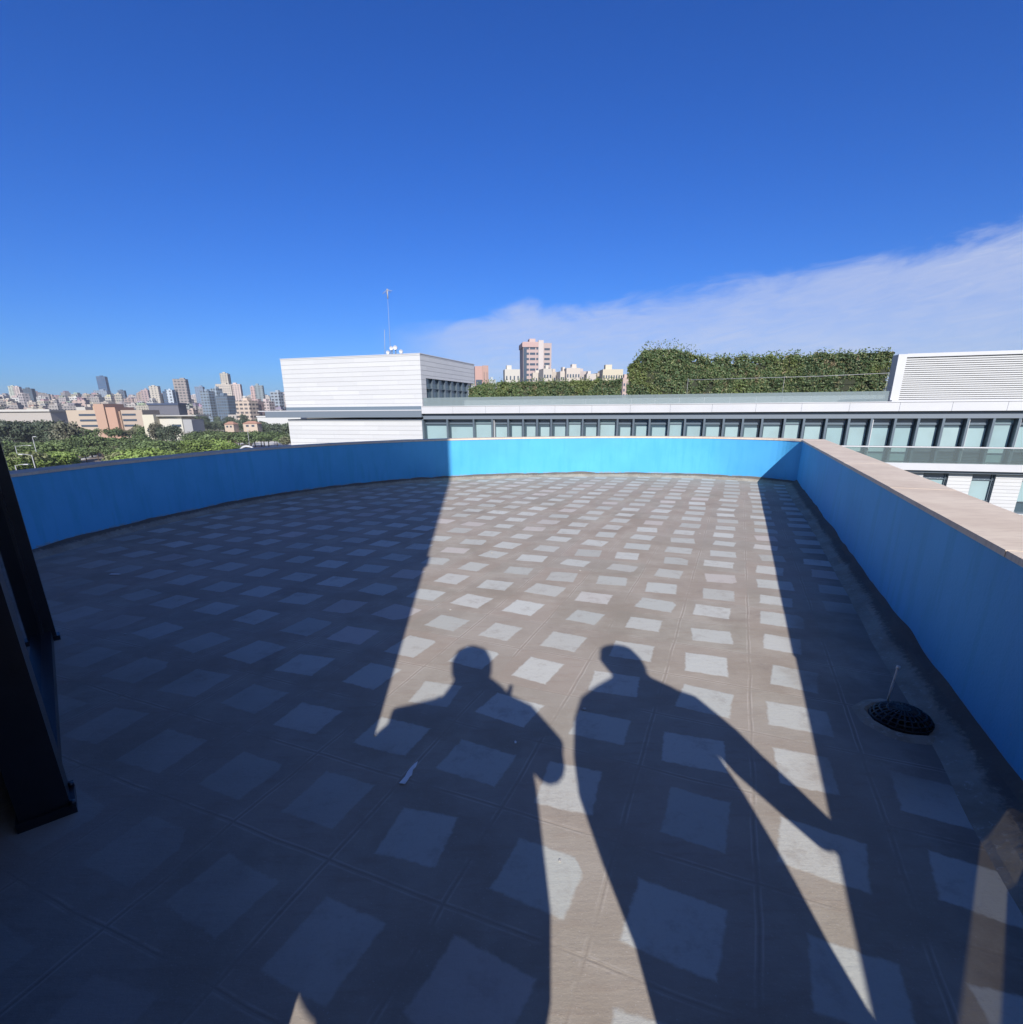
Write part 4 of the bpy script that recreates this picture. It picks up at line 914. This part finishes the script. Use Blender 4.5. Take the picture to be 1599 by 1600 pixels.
for px0, px1, yt, D, lab in ((351,365,663,430,'small house with orange tiled roof in the park'), (380,402,662,440,'wider park house with a pinkish tiled roof')):
    root, wd, h = box_house('house', lab, px0, px1, yt, D, 9, None, None, cat='house')
    cb('wall', (.72,.58,.46), (-wd/2, wd/2, 0, 8, 0, h), parent=root)
    b = MB(); b.add([(-wd/2-.5,-.5,h),(wd/2+.5,-.5,h),(wd/2+.5,8.5,h),(-wd/2-.5,8.5,h),(-wd/4,4,h+2),(wd/4,4,h+2)], [(0,1,5,4),(1,2,5),(2,3,4,5),(3,0,4),(3,2,1,0)]); q = b.build('roof', M['objcol'], root); q.color = (.62,.34,.24,1)
    cb('window', None, (-wd*.3, -wd*.1, -.12, .4, h-2.4, h-1), parent=root, m='cityglass'); cb('window', None, (wd*.1, wd*.3, -.12, .4, h-2.4, h-1), parent=root, m='cityglass')

# ground markings of the park
def gsheet(name, pix, m, dz=.05):
    P = [onground(*p) for p in pix]; sheet(name, [(p.x, p.y) for p in P], GZ+dz, M[m], kind='structure')
gsheet('bare_earth', [(95,735),(95,722),(120,712),(165,706),(186,712),(182,728),(150,733)], 'earth', .05)
gsheet('path', [(96,722),(130,716),(153,710),(153,713),(125,720),(97,726)], 'kerb', .11)
gsheet('plaza', [(300,718),(318,708),(352,696),(395,690),(458,689),(458,702),(400,706),(345,716)], 'kerb', .07)
gsheet('road', [(348,710),(356,699),(372,696),(372,712)], 'redpave', .13); gsheet('road', [(392,702),(400,697),(412,696),(408,704)], 'redpave', .13)
gsheet('lawn', [(372,700),(378,694),(396,693),(392,700)], 'ground', .17)
P = onground(388, 709); b = MB(); b.tube([P+Vector((-5*math.cos(t), 0, 4.2*math.sin(t))) for t in [math.pi*i/16 for i in range(17)]], .55, 8); tag(b.build('white_arch', M['whitepanel']), 'white arch standing on the paved plaza just left of the white block', 'arch')
def lamp(px, py, D, h_, arm, lab):
    p = AT(px, py, D); root = empty('street_lamp', (p.x, p.y, GZ), label=lab, cat='street lamp'); h = p.z-GZ
    b = MB(); b.tube([(0,0,0),(0,0,h*.6),(0,0,h)], [.16,.12,.09], 8); b.build('pole', M['slatback'], root)
    b = MB(); b.tube([(0,0,h-.1),(arm*.5,0,h+.15),(arm,0,h+.2)], .07, 6); b.build('arm', M['slatback'], root)
    b = MB(); b.box(arm-.5, arm+.5, -.22, .22, h+.1, h+.28); b.build('lamp_head', M['whitepanel'], root)
lamp(24,727,120,0,2.6,'grey street lamp, lower one of the two at far left'); lamp(50,711,125,0,-2.4,'taller leaning grey street lamp at far left among bright trees')
lamp(51,683,190,0,.9,'white headed lamp post in front of the dark trees'); lamp(24,697,180,0,5.0,'street lamp with a long arm under the dark trees')
lamp(387,671,300,0,.4,'tall thin lamp post standing on the plaza lawn'); lamp(350,690,300,0,.4,'short lamp post left on the plaza')

# trees
def crown_mesh(name, seed, m, shape=(1,1,.62), lobes=9, n=1500, leafsz=.055):
    rnd = random.Random(seed); L_ = []
    for i in range(lobes):
        a = rnd.uniform(0, 6.28); r = rnd.uniform(.1, .72)**.8; L_.append((Vector((r*math.cos(a)*shape[0]*.75, r*math.sin(a)*shape[1]*.75, rnd.uniform(-.2,.42)*shape[2])), rnd.uniform(.26,.46)))
    vs = []; fs = []
    for i in range(n):
        c, r = rnd.choice(L_); d = Vector((rnd.gauss(0,1), rnd.gauss(0,1), rnd.gauss(.25,.9))).normalized()
        p = c + Vector((d.x*r, d.y*r, d.z*r*.8))*(rnd.random()**.33)
        nn = (d + Vector((rnd.gauss(0,.6), rnd.gauss(0,.6), rnd.gauss(0,.6)))).normalized(); t = nn.orthogonal().normalized(); t = Matrix.Rotation(rnd.uniform(0,6.28), 3, nn) @ t; q = nn.cross(t); s = leafsz*rnd.uniform(.6,1.4)
        o = len(vs); vs += [p+t*s, p+q*s*.7, p-t*s, p-q*s*.7]; fs.append((o,o+1,o+2,o+3))
    me = bpy.data.meshes.new(name); me.from_pydata([tuple(v) for v in vs], [], fs); me.materials.append(m); return me
CR = {k: [crown_mesh('crown', 10*i+j, M[m], sh, lb_, 1700) for j in range(3)] for i, (k, m, sh, lb_) in enumerate((('b','leafbright',(1,1,.6),10),('m','leafmid',(1,1,.5),9),('d','leafdark',(.8,.8,.95),12)))}
b = MB(); b.tube([(0,0,0),(.01,0,.25),(-.01,.01,.5),(.02,0,.8)], [.035,.027,.022,.012], 7)
for a in range(5):
    t = a*1.26; b.tube([(0,0,.42+.03*a),(.12*math.cos(t),.12*math.sin(t),.58+.02*a),(.26*math.cos(t),.26*math.sin(t),.72)], [.018,.013,.006], 5)
me_trunk = b.build('trunk', M['bark']).data; bpy.data.objects.remove(bpy.data.objects['trunk'])
tr = random.Random(77); ntree = 0
def tree(px, yt, D, kind, wfac, label, group):
    p = AT(px, yt, D); g = terrain_z(p.x, p.y); h = p.z-g
    if h < 3: h = 3.5
    root = empty('tree', (p.x, p.y, g), tr.uniform(0,6.28), label=label, cat='tree', group=group)
    t = bpy.data.objects.new('trunk', me_trunk); COL.objects.link(t); t.parent = root; t.scale = (h, h, h*.92)
    c = bpy.data.objects.new('crown', tr.choice(CR[kind])); COL.objects.link(c); c.parent = root
    w_ = h*wfac; c.scale = (w_*tr.uniform(.9,1.1), w_*tr.uniform(.9,1.1), h*(.68 if kind != 'd' else .58)); c.location.z = h*.62 if kind != 'd' else h*.55
zones = [ # px0, px1, ytop0, ytop1, D0, D1, n, kind, width, label, group
 (-25,70,652,660,320,350,9,'d',.62,'tall dark green tree at the far left edge of the park','dark trees at the far left of the park'),
 (62,118,652,668,300,340,6,'d',.62,'tall grey green tree in front of the orange brick building','grey green trees left of the orange brick building'),
 (-25,110,676,690,230,270,10,'m',.75,'olive green tree under the tall dark trees','olive trees under the dark trees'),
 (-20,95,701,712,170,200,13,'b',.85,'bright green broad tree at the front left of the park','bright trees at the front left of the park'),
 (118,235,673,684,290,330,12,'m',.8,'spreading green tree before the orange brick building','green trees before the orange brick building'),
 (236,276,657,664,345,360,3,'d',.55,'dark bushy tree in front of the cream villa','dark trees in front of the cream villa'),
 (200,300,680,690,245,285,10,'m',.9,'olive umbrella shaped tree in the middle of the park','umbrella trees in the middle of the park'),
 (180,300,698,710,185,215,14,'b',.9,'bright yellow green tree behind the terrace wall','bright trees behind the terrace wall'),
 (95,185,690,700,250,285,6,'m',.7,'greyish thin tree round the bare earth patch','thin trees round the bare earth patch'),
 (290,352,684,692,250,280,6,'b',.95,'low spreading green tree beside the plaza','spreading trees beside the plaza'),
 (296,352,666,676,330,380,8,'m',.8,'dark green tree between the villa and the small house','trees between the villa and the small house'),
 (398,458,655,661,440,480,7,'d',.6,'dark tree in front of the long white shed','dark trees in front of the long white shed'),
 (298,455,650,658,520,600,16,'d',.55,'distant dark tree at the foot of the city','distant trees at the foot of the city'),
 (352,458,670,682,330,400,15,'m',.95,'low mid green tree beyond the plaza','low trees beyond the plaza'),
 (110,300,660,668,400,430,8,'m',.7,'green tree beside the orange brick building','trees beside the park buildings'),
 (-20,460,645,650,650,720,22,'d',.5,'small far dark tree among the first houses of the city','far trees among the first houses')]
for px0, px1, y0, y1, D0, D1, n, kind, wf, lab, grp in zones:
    for i in range(n):
        px = px0+(px1-px0)*(i+tr.uniform(.15,.85))/n; D = tr.uniform(D0, D1)
        tree(px, tr.uniform(y0, y1), D, kind, wf*tr.uniform(.85,1.15), lab, grp)

# ------------------------------------------------------------------ air over the city
HAZE = 0.00011
hm = bpy.data.materials.new('air_haze'); hm.use_nodes = True; hn = hm.node_tree.nodes; hl = hm.node_tree.links
for q in list(hn):
    if q.type == 'BSDF_PRINCIPLED': hn.remove(q)
pv = hn.new('ShaderNodeVolumePrincipled'); pv.inputs['Color'].default_value = (.78,.86,1,1); pv.inputs['Density'].default_value = HAZE; pv.inputs['Anisotropy'].default_value = 0.0
hl.new(pv.outputs[0], hn['Material Output'].inputs['Volume'])
b = MB(); b.box(-16500, 16500, -16500, 16500, -400, 130); b.build('haze', hm, kind='stuff')

# ------------------------------------------------------------------ labels: things of one group are told apart by their order from the left
groups = {}
for o in COL.objects:
    if o.parent is None and o.get('group') and o.get('label'): groups.setdefault((o['group'], o['label']), []).append(o)
def nth(i): return f"{i}{'th' if 10 <= i % 100 <= 20 else {1:'st',2:'nd',3:'rd'}.get(i % 10, 'th')}"
for (g_, l_), L_ in groups.items():
    if len(L_) < 2: continue
    L_.sort(key=lambda o: math.atan2(o.location.x, o.location.y))
    for i, o in enumerate(L_):
        o['label'] = ' '.join(l_.split()[:13]) + f', {nth(i+1)} from left'
